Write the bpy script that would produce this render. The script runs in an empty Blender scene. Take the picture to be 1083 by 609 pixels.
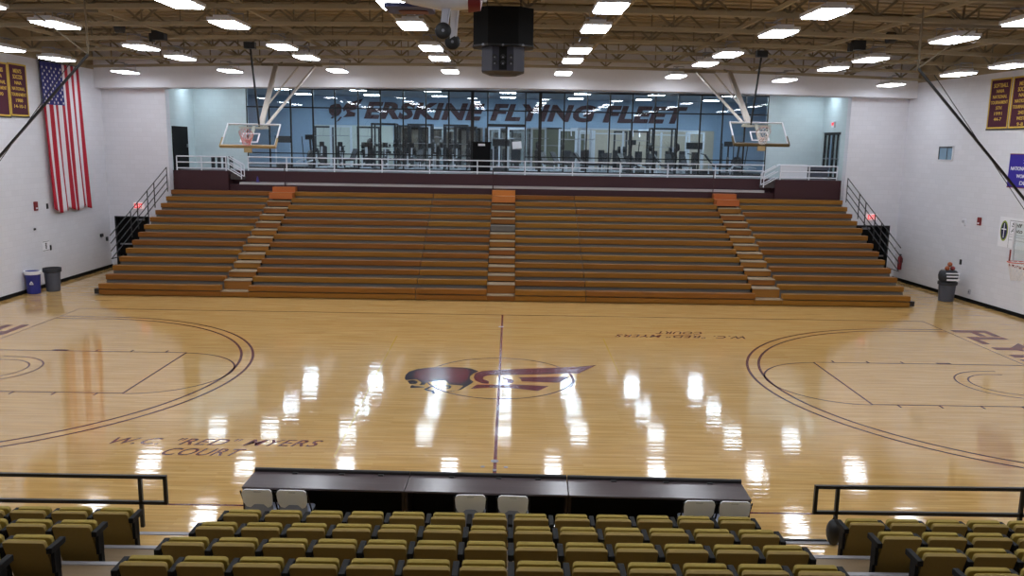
import bpy, bmesh, math, random
from mathutils import Vector, Matrix, Euler
R = random.Random(7)
PI = math.pi
sc = bpy.context.scene
COL = sc.collection
IMG_W, IMG_H = 1083, 609
# ------------------------------------------------------------------ camera (solved from the court lines)
CAM = Vector((0.2016, -19.9636, 5.6919)); PITCH, YAW, ROLL, FOC = 0.17072, 0.00382, 0.01631, 875.15
_f = Vector((math.sin(YAW)*math.cos(PITCH), math.cos(YAW)*math.cos(PITCH), -math.sin(PITCH)))
_r = Vector((math.cos(YAW), -math.sin(YAW), 0)); _u = _r.cross(_f)
_c, _s = math.cos(ROLL), math.sin(ROLL)
AX_R, AX_U = _c*_r + _s*_u, -_s*_r + _c*_u
def at(u, v, n, d):
    """where the sight line through pixel (u, v) meets the plane n.p = d of the hall"""
    a, b = (u-IMG_W/2)/FOC, -(v-IMG_H/2)/FOC
    ray = AX_R*a + AX_U*b + _f
    n = Vector(n); t = (d - n.dot(CAM))/n.dot(ray)
    return CAM + ray*t
def on_floor(u, v): return at(u, v, (0, 0, 1), 0)
def on_y(u, v, y): return at(u, v, (0, 1, 0), y)

# ------------------------------------------------------------------ materials
def lin(c):
    return tuple((x/255/12.92 if x/255 <= .04045 else ((x/255+.055)/1.055)**2.4) for x in c) + (1.0,)
MATS = {}
def mat(name, rgb, rough=.5, metal=0, spec=.5, noise=0, nscale=8, bump=0, emit=None, estr=0, coat=0, stretch=(1, 1, 1), coat_rough=.1):
    m = bpy.data.materials.new(name); m.use_nodes = True
    nt = m.node_tree; b = nt.nodes['Principled BSDF']
    col = lin(rgb)
    b.inputs['Base Color'].default_value = col; b.inputs['Roughness'].default_value = rough
    b.inputs['Metallic'].default_value = metal; b.inputs['Specular IOR Level'].default_value = spec
    b.inputs['Coat Weight'].default_value = coat; b.inputs['Coat Roughness'].default_value = coat_rough
    if emit: b.inputs['Emission Color'].default_value = lin(emit); b.inputs['Emission Strength'].default_value = estr
    tc = nt.nodes.new('ShaderNodeTexCoord'); mp = nt.nodes.new('ShaderNodeMapping'); nz = nt.nodes.new('ShaderNodeTexNoise')
    mp.inputs['Scale'].default_value = stretch; nz.inputs['Scale'].default_value = nscale; nz.inputs['Detail'].default_value = 4
    nt.links.new(tc.outputs['Object'], mp.inputs['Vector']); nt.links.new(mp.outputs['Vector'], nz.inputs['Vector'])
    if noise:
        mx = nt.nodes.new('ShaderNodeMix'); mx.data_type = 'RGBA'
        mx.inputs['A'].default_value = tuple(max(0, x*(1-noise)) for x in col[:3]) + (1,)
        mx.inputs['B'].default_value = tuple(min(1, x*(1+noise)) for x in col[:3]) + (1,)
        nt.links.new(nz.outputs['Fac'], mx.inputs['Factor']); nt.links.new(mx.outputs['Result'], b.inputs['Base Color'])
    if bump:
        bp = nt.nodes.new('ShaderNodeBump'); bp.inputs['Strength'].default_value = bump; bp.inputs['Distance'].default_value = .02
        nt.links.new(nz.outputs['Fac'], bp.inputs['Height']); nt.links.new(bp.outputs['Normal'], b.inputs['Normal'])
    MATS[name] = m
    return m
def court_floor_mat():
    m = bpy.data.materials.new('maple_floor'); m.use_nodes = True; nt = m.node_tree; N = nt.nodes; L = nt.links
    b = N['Principled BSDF']
    tc = N.new('ShaderNodeTexCoord')
    br = N.new('ShaderNodeTexBrick'); br.inputs['Scale'].default_value = 1.0
    br.inputs['Brick Width'].default_value = 1.6; br.inputs['Row Height'].default_value = .075; br.inputs['Mortar Size'].default_value = .001
    br.offset = .37; br.offset_frequency = 2; br.inputs['Bias'].default_value = 0
    br.inputs['Color1'].default_value = lin((204, 163, 99)); br.inputs['Color2'].default_value = lin((214, 177, 115)); br.inputs['Mortar'].default_value = lin((170, 130, 76))
    L.new(tc.outputs['Object'], br.inputs['Vector'])
    mp = N.new('ShaderNodeMapping'); mp.inputs['Scale'].default_value = (.5, 9, 1); L.new(tc.outputs['Object'], mp.inputs['Vector'])
    nz = N.new('ShaderNodeTexNoise'); nz.inputs['Scale'].default_value = 1.6; nz.inputs['Detail'].default_value = 6; L.new(mp.outputs['Vector'], nz.inputs['Vector'])
    mx = N.new('ShaderNodeMix'); mx.data_type = 'RGBA'; mx.blend_type = 'MULTIPLY'; mx.inputs['Factor'].default_value = .55
    rp = N.new('ShaderNodeValToRGB'); rp.color_ramp.elements[0].color = (.64, .57, .46, 1); rp.color_ramp.elements[1].color = (1.1, 1.1, 1.1, 1)
    rp.color_ramp.elements[0].position = .3; rp.color_ramp.elements[1].position = .62
    L.new(nz.outputs['Fac'], rp.inputs['Fac']); L.new(br.outputs['Color'], mx.inputs['A']); L.new(rp.outputs['Color'], mx.inputs['B'])
    L.new(mx.outputs['Result'], b.inputs['Base Color'])
    varnish(m, b, nt, tc)
    MATS['maple_floor'] = m
def varnish(m, b, nt, tc):
    # glossy lacquer: boards cup very slightly, so mirror images break into cross bands
    N = nt.nodes; L = nt.links
    b.inputs['Roughness'].default_value = .075; b.inputs['Specular IOR Level'].default_value = .5
    b.inputs['Coat Weight'].default_value = .38; b.inputs['Coat Roughness'].default_value = .035
    mp = N.new('ShaderNodeMapping'); mp.inputs['Scale'].default_value = (.1, 5, 1); L.new(tc.outputs['Object'], mp.inputs['Vector'])
    nz = N.new('ShaderNodeTexNoise'); nz.inputs['Scale'].default_value = 1.6; nz.inputs['Detail'].default_value = 2; L.new(mp.outputs['Vector'], nz.inputs['Vector'])
    bp = N.new('ShaderNodeBump'); bp.inputs['Strength'].default_value = .11; bp.inputs['Distance'].default_value = .02
    L.new(nz.outputs['Fac'], bp.inputs['Height']); L.new(bp.outputs['Normal'], b.inputs['Normal']); L.new(bp.outputs['Normal'], b.inputs['Coat Normal'])
def block_wall_mat(name, rgb):
    m = bpy.data.materials.new(name); m.use_nodes = True; nt = m.node_tree; N = nt.nodes; L = nt.links
    b = N['Principled BSDF']; b.inputs['Roughness'].default_value = .55
    tc = N.new('ShaderNodeTexCoord'); sp = N.new('ShaderNodeSeparateXYZ'); L.new(tc.outputs['Object'], sp.inputs[0])
    ad = N.new('ShaderNodeMath'); ad.operation = 'ADD'; L.new(sp.outputs['X'], ad.inputs[0]); L.new(sp.outputs['Y'], ad.inputs[1])
    cb = N.new('ShaderNodeCombineXYZ'); L.new(ad.outputs[0], cb.inputs['X']); L.new(sp.outputs['Z'], cb.inputs['Y'])
    br = N.new('ShaderNodeTexBrick'); br.inputs['Scale'].default_value = 1; br.inputs['Brick Width'].default_value = .4; br.inputs['Row Height'].default_value = .2
    br.inputs['Mortar Size'].default_value = .006
    c = lin(rgb); d = tuple(x*.955 for x in c[:3]) + (1,); e = tuple(x*.90 for x in c[:3]) + (1,)
    br.inputs['Color1'].default_value = c; br.inputs['Color2'].default_value = d; br.inputs['Mortar'].default_value = e
    L.new(cb.outputs[0], br.inputs['Vector']); L.new(br.outputs['Color'], b.inputs['Base Color'])
    MATS[name] = m
def bleacher_mat(name, rgb, var=.3):
    m = mat(name, rgb, .42, noise=var, nscale=2.2, stretch=(.35, 3, 9), spec=.35)
    nt = m.node_tree; N = nt.nodes; L = nt.links; b = N['Principled BSDF']
    src = b.inputs['Base Color'].links[0].from_socket
    oi = N.new('ShaderNodeObjectInfo'); mr = N.new('ShaderNodeMapRange'); mr.inputs['To Min'].default_value = .86; mr.inputs['To Max'].default_value = 1.1
    L.new(oi.outputs['Random'], mr.inputs['Value'])       # every board has its own tone of stain
    hs = N.new('ShaderNodeHueSaturation'); L.new(mr.outputs[0], hs.inputs['Value']); L.new(src, hs.inputs['Color'])
    mh = N.new('ShaderNodeMapRange'); mh.inputs['To Min'].default_value = .498; mh.inputs['To Max'].default_value = .516
    L.new(oi.outputs['Random'], mh.inputs['Value']); L.new(mh.outputs[0], hs.inputs['Hue'])
    L.new(hs.outputs[0], b.inputs['Base Color'])
    return m
def glass_mat(name, tint, gloss=.1, rough=.0):
    m = bpy.data.materials.new(name); m.use_nodes = True; nt = m.node_tree; N = nt.nodes; L = nt.links
    N.remove(N['Principled BSDF']); out = N['Material Output']
    t = N.new('ShaderNodeBsdfTransparent'); t.inputs['Color'].default_value = tint
    g = N.new('ShaderNodeBsdfGlossy'); g.inputs['Roughness'].default_value = rough; g.inputs['Color'].default_value = (1, 1, 1, 1)
    fr = N.new('ShaderNodeFresnel'); fr.inputs['IOR'].default_value = 1.5
    ge = N.new('ShaderNodeNewGeometry'); iv = N.new('ShaderNodeMath'); iv.operation = 'SUBTRACT'; iv.inputs[0].default_value = 1
    L.new(ge.outputs['Backfacing'], iv.inputs[1])
    a0 = N.new('ShaderNodeMath'); a0.operation = 'ADD'; a0.inputs[1].default_value = gloss; a0.use_clamp = True
    L.new(fr.outputs[0], a0.inputs[0])
    ad = N.new('ShaderNodeMath'); ad.operation = 'MULTIPLY'; L.new(a0.outputs[0], ad.inputs[0]); L.new(iv.outputs[0], ad.inputs[1])
    mx = N.new('ShaderNodeMixShader'); L.new(ad.outputs[0], mx.inputs[0]); L.new(t.outputs[0], mx.inputs[1]); L.new(g.outputs[0], mx.inputs[2])
    L.new(mx.outputs[0], out.inputs['Surface']); MATS[name] = m

court_floor_mat()
block_wall_mat('wall_paint', (222, 222, 229))
block_wall_mat('lobby_paint', (206, 219, 222))
block_wall_mat('gym_blue_paint', (146, 172, 198))
mat('beam_paint', (222, 222, 229), .6, noise=.03)
mat('roof_deck', (156, 140, 112), .8, noise=.12, nscale=3)
mat('truss_paint', (156, 144, 120), .7, noise=.08)
mat('truss_dark', (122, 110, 90), .7, noise=.08)
mat('lamp_white', (215, 215, 220), .4)
mat('lamp_glow', (255, 255, 255), .5, emit=(240, 246, 255), estr=23.5)
mat('office_glow', (255, 255, 255), .5, emit=(226, 243, 255), estr=24)
mat('room_glow', (255, 255, 255), .5, emit=(220, 240, 255), estr=72)
mat('black_metal', (18, 18, 20), .45, noise=.1)
mat('black_paint', (7, 7, 8), .75, noise=.1, spec=.2)
mat('charcoal', (40, 42, 48), .6, noise=.1)
mat('white_metal', (225, 225, 232), .35, noise=.03)
mat('grey_metal', (140, 142, 150), .4, metal=.4, noise=.06)
mat('grey_tread', (108, 102, 96), .6, noise=.1)
mat('grey_riser', (92, 84, 74), .7, noise=.12)
bleacher_mat('bleacher_wood', (140, 86, 29))
bleacher_mat('bleacher_step_wood', (150, 92, 40))
mat('tread_light', (154, 134, 108), .5, noise=.1)
bleacher_mat('orange_wood', (184, 100, 52), .2)
mat('maroon_wall', (54, 17, 25), .6, noise=.08)
mat('deck_floor', (70, 62, 62), .6, noise=.1)
mat('paint_maroon', (102, 14, 22), .2, spec=.3, coat=.08, coat_rough=.05)
mat('paint_navy', (24, 14, 30), .2, spec=.3, coat=.08, coat_rough=.05)
mat('paint_yellow', (206, 168, 74), .18, coat=.6, coat_rough=.05)
mat('paint_line', (92, 20, 18), .2, spec=.3, coat=.05, coat_rough=.05)
mat('letter_maroon', (58, 16, 28), .5, noise=.05)
mat('seat_fabric', (160, 138, 64), .85, noise=.12, nscale=30)
mat('seat_shell', (142, 117, 56), .7, noise=.1, nscale=20)
mat('stand_black', (11, 10, 11), .65, noise=.1, spec=.25)
mat('tier_wood', (126, 106, 80), .5, noise=.2, nscale=3, stretch=(.6, 5, 1))
mat('nosing_grey', (150, 148, 152), .4, noise=.05)
mat('table_top', (84, 74, 76), .2, noise=.18, nscale=2, stretch=(.6, 6, 1))
mat('table_dark', (40, 26, 22), .5, noise=.15)
mat('pad_black', (26, 20, 22), .5, noise=.1)
mat('chair_white', (240, 241, 246), .4)
mat('chair_grey', (150, 156, 174), .5)
mat('flag_red', (172, 22, 44), .8, noise=.08)
mat('flag_white', (226, 220, 226), .8, noise=.04)
mat('flag_blue', (38, 38, 110), .8, noise=.08)
mat('banner_maroon', (72, 16, 40), .8, noise=.08)
mat('banner_gold', (214, 178, 70), .7, noise=.06)
mat('banner_blue', (48, 34, 150), .8, noise=.06)
mat('banner_white', (236, 236, 242), .8, noise=.02)
mat('emblem_navy', (26, 24, 66), .7)
mat('emblem_green', (150, 168, 60), .7)
mat('bin_blue', (40, 46, 132), .45, noise=.06)
mat('bin_grey', (76, 80, 92), .5, noise=.06)
mat('red_plastic', (176, 30, 36), .4)
mat('dull_red', (120, 26, 30), .45)
mat('exit_face', (240, 240, 240), .5, emit=(255, 200, 200), estr=.35)
mat('exit_red', (230, 30, 40), .5, emit=(255, 30, 40), estr=1.2)
mat('rim_orange', (200, 70, 46), .4)
mat('rim_faded', (196, 158, 152), .45)
mat('net_white', (232, 228, 228), .8)
mat('net_pink', (214, 130, 130), .8)
mat('pad_beige', (168, 146, 104), .6)
mat('pad_olive', (88, 76, 50), .6)
mat('mast_paint', (206, 198, 190), .4, noise=.04)
mat('speaker_grey', (36, 36, 50), .5, noise=.05)
mat('plane_white', (206, 208, 220), .4)
mat('plane_red', (110, 20, 24), .4)
mat('plane_blue', (44, 54, 110), .4)
mat('plane_orange', (116, 56, 44), .4)
mat('mirror', (196, 204, 200), .05, metal=1)
mat('cream_wall', (186, 194, 188), .6, noise=.05)
mat('olive_panel', (84, 86, 70), .5, noise=.1)
mat('beige_panel', (182, 174, 158), .6, noise=.1)
mat('gym_floor', (118, 124, 132), .6, noise=.15)
mat('gym_ceiling', (150, 158, 168), .8, noise=.04)
mat('machine_white', (196, 204, 214), .4, noise=.05)
mat('machine_dark', (30, 34, 40), .5, noise=.1)
mat('machine_red', (130, 30, 36), .5)
mat('plate_black', (22, 22, 24), .5)
mat('orange_ball', (160, 84, 50), .6)
mat('paper_white', (232, 234, 240), .7)
mat('sign_grey', (180, 180, 190), .6)
mat('purple_plastic', (58, 42, 120), .5)
mat('steel_strip', (196, 194, 198), .3, metal=.5, noise=.05)
mat('window_sky', (80, 105, 125), .2, emit=(150, 180, 205), estr=.2, noise=.3, nscale=4)
glass_mat('clear_glass', (.95, .975, .98, 1), .03)
glass_mat('board_glass', (.93, .97, .97, 1), .03)
MATS['board_glass'].name = 'board_glass'

# ------------------------------------------------------------------ mesh builder
class MB:
    def __init__(s): s.v = []; s.f = []; s.m = []; s.mats = []
    def mi(s, m):
        if m not in s.mats: s.mats.append(m)
        return s.mats.index(m)
    def add(s, vs, fs, m=None):
        o = len(s.v); s.v += [tuple(x) for x in vs]; k = s.mi(m) if m else 0
        for f in fs: s.f.append(tuple(i+o for i in f)); s.m.append(k)
        return s
    def box(s, x0, x1, y0, y1, z0, z1, m=None, M=None):
        vs = [Vector((x, y, z)) for x in (x0, x1) for y in (y0, y1) for z in (z0, z1)]
        if M: vs = [M @ v for v in vs]
        return s.add(vs, [(0, 1, 3, 2), (4, 6, 7, 5), (0, 4, 5, 1), (2, 3, 7, 6), (0, 2, 6, 4), (1, 5, 7, 3)], m)
    def rbox(s, x0, x1, y0, y1, z0, z1, r, m=None, M=None, ax='y', n=4):
        """box whose outline in the plane across axis ax has rounded corners"""
        a0, a1, b0, b1 = (x0, x1, z0, z1) if ax == 'y' else ((x0, x1, y0, y1) if ax == 'z' else (y0, y1, z0, z1))
        pts = []
        for cx, cy, st in ((a1-r, b1-r, 0), (a0+r, b1-r, 1), (a0+r, b0+r, 2), (a1-r, b0+r, 3)):
            for k in range(n+1):
                t = PI/2*(st+k/n); pts.append((cx+r*math.cos(t), cy+r*math.sin(t)))
        if ax == 'y': return s.prism([Vector((a, y0, b)) for a, b in pts], Vector((0, y1-y0, 0)), m, M)
        if ax == 'z': return s.prism([Vector((a, b, z0)) for a, b in pts], Vector((0, 0, z1-z0)), m, M)
        return s.prism([Vector((x0, a, b)) for a, b in pts], Vector((x1-x0, 0, 0)), m, M)
    def prism(s, pts, d, m=None, M=None):
        pts = [Vector(p) for p in pts]; n = len(pts); vs = pts + [p+Vector(d) for p in pts]
        if M: vs = [M @ v for v in vs]
        return s.add(vs, [tuple(range(n))[::-1], tuple(range(n, 2*n))] + [(i, (i+1) % n, n+(i+1) % n, n+i) for i in range(n)], m)
    def bar(s, p, q, w, h=None, m=None, up=(0, 0, 1)):
        p, q = Vector(p), Vector(q); h = h or w; d = (q-p).normalized(); u = Vector(up)
        if abs(d.dot(u)) > .98: u = Vector((0, 1, 0))
        a = d.cross(u).normalized(); b = a.cross(d)
        pts = [p+a*x+b*y for x, y in ((-w/2, -h/2), (w/2, -h/2), (w/2, h/2), (-w/2, h/2))]
        return s.prism(pts, q-p, m)
    def tube(s, p, q, r, n=8, m=None, r2=None):
        p, q = Vector(p), Vector(q); d = (q-p).normalized(); u = Vector((0, 0, 1)) if abs(d.z) < .95 else Vector((1, 0, 0))
        a = d.cross(u).normalized(); b = a.cross(d); r2 = r if r2 is None else r2
        vs = [p+(a*math.cos(2*PI*k/n)+b*math.sin(2*PI*k/n))*r for k in range(n)] + [q+(a*math.cos(2*PI*k/n)+b*math.sin(2*PI*k/n))*r2 for k in range(n)]
        return s.add(vs, [tuple(range(n)), tuple(range(2*n-1, n-1, -1))] + [(i, n+i, n+(i+1) % n, (i+1) % n) for i in range(n)], m)
    def path(s, pts, r, n=6, m=None, closed=False):
        pts = [Vector(p) for p in pts]
        k = len(pts)
        for i in range(k if closed else k-1): s.tube(pts[i], pts[(i+1) % k], r, n, m)
        return s
    def lathe(s, prof, n=20, m=None, M=None):
        vs = []; fs = []
        for r, z in prof:
            for k in range(n): vs.append(Vector((r*math.cos(2*PI*k/n), r*math.sin(2*PI*k/n), z)))
        for j in range(len(prof)-1):
            for k in range(n): fs.append((j*n+k, j*n+(k+1) % n, (j+1)*n+(k+1) % n, (j+1)*n+k))
        fs.append(tuple(range(n))[::-1]); fs.append(tuple(range((len(prof)-1)*n, len(prof)*n)))
        if M: vs = [M @ v for v in vs]
        return s.add(vs, fs, m)
    def ball(s, c, r, m=None, n=12, sc_=(1, 1, 1)):
        prof = [(max(1e-4, r*math.sin(PI*k/8)), -r*math.cos(PI*k/8)) for k in range(9)]
        return s.lathe(prof, n, m, Matrix.Translation(c) @ Matrix.Diagonal((*sc_, 1)))
    def build(s, name, mname=None, parent=None, smooth=False, bevel=0):
        me = bpy.data.meshes.new(name); me.from_pydata(s.v, [], s.f)
        for mm in (s.mats or [mname]): me.materials.append(MATS[mm])
        if s.mats:
            for p, k in zip(me.polygons, s.m): p.material_index = k
        bm = bmesh.new(); bm.from_mesh(me); bmesh.ops.recalc_face_normals(bm, faces=bm.faces)
        bm.to_mesh(me); bm.free()
        if smooth:
            for p in me.polygons: p.use_smooth = True
            me.set_sharp_from_angle(angle=math.radians(40))
        me.update()
        o = bpy.data.objects.new(name, me); COL.objects.link(o)
        if parent: o.parent = parent
        if bevel:
            b = o.modifiers.new('bevel', 'BEVEL'); b.width = bevel; b.segments = 2; b.limit_method = 'ANGLE'
        return o
def tag(o, label=None, cat=None, group=None, kind=None):
    if label: o['label'] = label
    if cat: o['category'] = cat
    if group: o['group'] = group
    if kind: o['kind'] = kind
    return o
def thing(name, label, cat, loc=(0, 0, 0), rz=0, group=None):
    o = bpy.data.objects.new(name, None); o.empty_display_size = .1; COL.objects.link(o)
    o.location = loc; o.rotation_euler = (0, 0, rz)
    return tag(o, label, cat, group)
def dup(root, loc=None, rz=None, label=None, group=None):
    r = root.copy(); COL.objects.link(r)
    if loc is not None: r.location = loc
    if rz is not None: r.rotation_euler = (0, 0, rz)
    if label: r['label'] = label
    if group: r['group'] = group
    for ch in list(root.children):
        c = ch.copy(); COL.objects.link(c); c.parent = r
        for g in list(ch.children):
            d = g.copy(); COL.objects.link(d); d.parent = c
    return r
def struct(mb, name, mname=None, parent=None, **k):
    o = mb.build(name, mname, parent, **k)
    if parent is None: o['kind'] = 'structure'
    return o
def text_mesh(body, size=1, shear=0, bold=0, depth=.004, align='CENTER', spacing=1.0):
    cu = bpy.data.curves.new('t', 'FONT'); cu.body = body; cu.size = size; cu.shear = shear; cu.offset = bold; cu.extrude = depth/2
    cu.align_x = align; cu.space_character = spacing; cu.resolution_u = 3
    o = bpy.data.objects.new('t', cu); COL.objects.link(o); bpy.context.view_layer.update()
    me = bpy.data.meshes.new_from_object(o.evaluated_get(bpy.context.evaluated_depsgraph_get()))
    bpy.data.objects.remove(o)
    return me
def lettering(name, body, mname, origin, xdir, ydir, width=None, cap=None, parent=None, shear=0, bold=0, depth=.004, spacing=1.0):
    """flat letters centred on origin, running along xdir with tops towards ydir, fitted to width x cap height"""
    me = text_mesh(body, 1, shear, bold, depth, 'LEFT', spacing)
    xs = [v.co.x for v in me.vertices]; ys = [v.co.y for v in me.vertices]
    x0, x1, y0, y1 = min(xs), max(xs), min(ys), max(ys)
    sy = cap/(y1-y0) if cap else 1
    sx = width/(x1-x0) if width else sy
    X = Vector(xdir).normalized(); Y = Vector(ydir).normalized(); Z = X.cross(Y); O = Vector(origin)
    for v in me.vertices:
        a = (v.co.x-(x0+x1)/2)*sx; b = (v.co.y-(y0+y1)/2)*sy; c = v.co.z
        v.co = O + X*a + Y*b + Z*c
    me.materials.clear(); me.materials.append(MATS[mname]); me.name = name
    o = bpy.data.objects.new(name, me); COL.objects.link(o)
    if parent: o.parent = parent
    return o
ORD = ['first', 'second', 'third', 'fourth', 'fifth', 'sixth', 'seventh', 'eighth', 'ninth', 'tenth', 'eleventh', 'twelfth', 'thirteenth', 'fourteenth']

# ------------------------------------------------------------------ the hall
XL = -17.68
def xr(y): return 17.55 + (17.0-y)*.08            # the right wall runs slightly out of square
YB, YN = 17.0, -24.5                              # back wall face, wall behind the stands
def zc(x): return 8.93 - .001*x*x                 # underside of the roof trusses (the roof is lightly cambered)
floor = struct(MB().box(XL-.3, 21.5, YN, 18.2, -.2, 0), 'floor', 'maple_floor')
struct(MB().box(XL-.3, XL, YN, 17.4, 0, 10.4), 'wall_left', 'wall_paint')
wr = MB(); wr.prism([(xr(YN), YN, 0), (xr(YN)+.4, YN, 0), (xr(17.4)+.4, 17.4, 0), (xr(17.4), 17.4, 0)], (0, 0, 10.4)); wall_right = struct(wr, 'wall_right', 'wall_paint')
struct(MB().box(XL-.3, 21.6, YN-.3, YN, -.2, 10.4), 'wall_near', 'wall_paint')
# back wall: piers either side of the raised lobby, with a dark doorway low in each
DL = (-17.45, -15.9, 2.3); DR = (15.55, 17.22, 2.42)
wb = MB()
wb.box(XL, DL[0], YB, YB+.4, 0, 9.6).box(DL[0], DL[1], YB, YB+.4, DL[2], 9.6).box(DL[1], -14.9, YB, YB+.4, 0, 9.6)
wb.box(15.04, DR[0], YB, YB+.4, 0, 9.6).box(DR[0], DR[1], YB, YB+.4, DR[2], 9.6).box(DR[1], 17.6, YB, YB+.4, 0, 9.6)
struct(wb, 'wall_back', 'wall_paint')
for k, (a, b, h) in enumerate((DL, DR)):
    d = struct(MB().box(a, b, YB+.22, YB+.30, 0, h), 'door_%d' % (k+1), 'black_paint')
    f = MB().box(a, a+.06, YB-.01, YB+.22, 0, h).box(b-.06, b, YB-.01, YB+.22, 0, h).box(a, b, YB-.01, YB+.22, h-.06, h)
    f.build('door_frame', 'black_metal', d)
    MB().box(a+.9 if k == 0 else a+.5, a+1.25 if k == 0 else a+.85, YB+.14, YB+.22, h-.2, h-.12).build('door_closer', 'grey_metal', d)
    MB().box(a+.1, b-.1, YB+.16, YB+.22, 1.0, 1.06).build('push_bar', 'grey_metal', d)
# soffit beam across the mouth of the lobby
bm_pts = [(XL, 7.84), (-9, 8.0), (0, 8.1), (9, 8.06), (17.62, 7.95)]
tb = MB()
for (xa, za), (xb, zb) in zip(bm_pts[:-1], bm_pts[1:]):
    tb.prism([(xa, 16.4, za), (xb, 16.4, zb), (xb, 16.4, 10.3), (xa, 16.4, 10.3)], (0, 1.0, 0))
struct(tb, 'trim_1', 'beam_paint')
# black base boards
struct(MB().box(XL, XL+.02, YN, YB, 0, .14), 'baseboard_left', 'black_paint')
bb = MB(); bb.prism([(xr(YN), YN, 0), (xr(YN)-.02, YN, 0), (xr(YB)-.02, YB, 0), (xr(YB), YB, 0)], (0, 0, .14)); struct(bb, 'baseboard_right', 'black_paint')
tw = MB().box(XL, XL+.03, YN, 16.4, 8.6, 10.3); tw.prism([(xr(YN), YN, 8.6), (xr(YN)-.03, YN, 8.6), (xr(16.4)-.03, 16.4, 8.6), (xr(16.4), 16.4, 8.6)], (0, 0, 1.7)); struct(tw, 'trim_6', 'roof_deck')
# ------------------------------------------------------------------ roof
cl = MB()
xs = [-18.2+i*(39.8/16) for i in range(17)]
for a, b in zip(xs[:-1], xs[1:]):
    za, zb = zc(a)+1.15, zc(b)+1.15
    cl.prism([(a, YN-.3, za), (b, YN-.3, zb), (b, YN-.3, zb+.2), (a, YN-.3, za+.2)], (0, 17.6-YN, 0))
ceiling = struct(cl, 'ceiling', 'roof_deck')
rb = MB()                                          # ribs of the steel deck seen between the trusses
for i in range(44):
    y = -12+i*.66
    for a, b in zip(xs[:-1], xs[1:]): rb.bar((a, y, zc(a)+1.12), (b, y, zc(b)+1.12), .12, .05)
rb.build('deck_ribs', 'roof_deck', ceiling)
TY = [15.85-2.93*k for k in range(11)]
for k, y in enumerate(TY):
    nm = 'nearest the back wall' if k == 0 else '%s out from the back wall' % ORD[k]
    t = thing('roof_truss', 'long beige open-web roof truss over the court, %s' % nm, 'roof truss', (0, y, 8.93), 0, 'beige roof trusses across the hall')
    n = 34; x0, x1 = XL+.05, xr(y)-.05
    px = [x0+(x1-x0)*i/n for i in range(n+1)]; dz = lambda x: zc(x)-8.93
    bc, tc_, wbm = MB(), MB(), MB()
    for i in range(n):
        a, b = px[i], px[i+1]
        bc.bar((a, -.06, dz(a)+.05), (b, -.06, dz(b)+.05), .07, .10).bar((a, .06, dz(a)+.05), (b, .06, dz(b)+.05), .07, .10)
        tc_.bar((a, 0, dz(a)+1.04), (b, 0, dz(b)+1.04), .16, .10)
        if i % 2 == 0:
            m_ = px[i+1]
            wbm.bar((a, 0, dz(a)+.99), (m_, 0, dz(m_)+.1), .055, .055)
        else:
            wbm.bar((a, 0, dz(a)+.1), (b, 0, dz(b)+.99), .055, .055)
            wbm.bar((a, 0, dz(a)+.1), (a, 0, dz(a)+.99), .04, .04)
    bc.build('bottom_chord', 'truss_paint', t); tc_.build('top_chord', 'truss_paint', t); wbm.build('web', 'truss_dark', t)
# bridging pipes running from truss to truss
for k, x in enumerate((-14.2, -10.5, -6.6, -3.0, 3.0, 6.6, 10.25, 14.2)):
    side = 'left' if x < 0 else 'right'; q_ = {0: 'outermost', 1: 'second from the outside', 2: 'third from the outside', 3: 'innermost'}[k if k < 4 else 7-k]
    p = MB().bar((0, -10, zc(x)+.16-8.93), (0, 15.85, zc(x)+.16-8.93), .07, .10)
    o = p.build('bridging_bar', 'truss_paint'); o.location = (x, 0, 8.93)
    tag(o, 'long beige bar bridging the roof trusses on the %s side, %s' % (side, q_), 'bar', 'bridging bars under the roof')
# ------------------------------------------------------------------ lamps
def make_lamp(label):
    t = thing('ceiling_lamp', label, 'ceiling lamp', (0, 0, 0), 0, 'bright rectangular lamps under the roof')
    h = MB().box(-.34, .34, -.66, .66, .02, .10); h.box(-.20, .20, -.6, .6, .10, .16)
    h.build('housing', 'lamp_white', t)
    MB().rbox(-.31, .31, -.63, .63, -.012, .02, .05, ax='z').build('diffuser', 'lamp_glow', t)
    s_ = MB()
    for x in (-.2, .2):
        for y in (-.5, .5): s_.tube((x, y, .14), (x, y, .36), .008, 5)
    s_.bar((-.21, -.5, .35), (.21, -.5, .35), .03).bar((-.21, .5, .35), (.21, .5, .35), .03).bar((0, -.51, .35), (0, .51, .35), .03)
    s_.build('hanger', 'grey_metal', t)
    w = MB().path([(.12+.07*math.sin(2*PI*i/10), -.70, -.05-.09*math.cos(2*PI*i/10)) for i in range(10)], .006, 4, closed=True)
    w.tube((.12, -.70, .04), (.12, -.65, .06), .006, 4)
    w.build('safety_loop', 'lamp_white', t)
    return t
LX = [-15.55, -11.28, -6.92, -2.32, 2.28, 6.88, 11.32, 15.68]
LY = [14.75, 9.6, 6.55, 1.65, -1.55, -6.5, -9.9, -14.6]  # last three rows unseen, continued for light; the final one added to brighten seats
cols = ['leftmost', 'second from the left wall', 'third from the left wall', 'just left of the centre line', 'just right of the centre line', 'third from the right wall', 'second from the right wall', 'rightmost']
rows_ = ['row nearest the back wall', 'second row from the back wall', 'third row from the back wall', 'fourth row from the back wall', 'fifth row from the back wall', 'unseen sixth row from back wall', 'unseen seventh row from back wall', 'unseen added row brightening the stands']
proto = None
for j, y in enumerate(LY):
    for i, x in enumerate(LX):
        if j >= 5 and i in (0, 7): continue
        lab = 'lit white ceiling lamp, %s, %s' % (rows_[j], cols[i])
        loc = (x, y, zc(x)-.33)
        if proto is None: proto = make_lamp(lab); proto.location = loc
        else: dup(proto, loc, None, lab)
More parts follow.
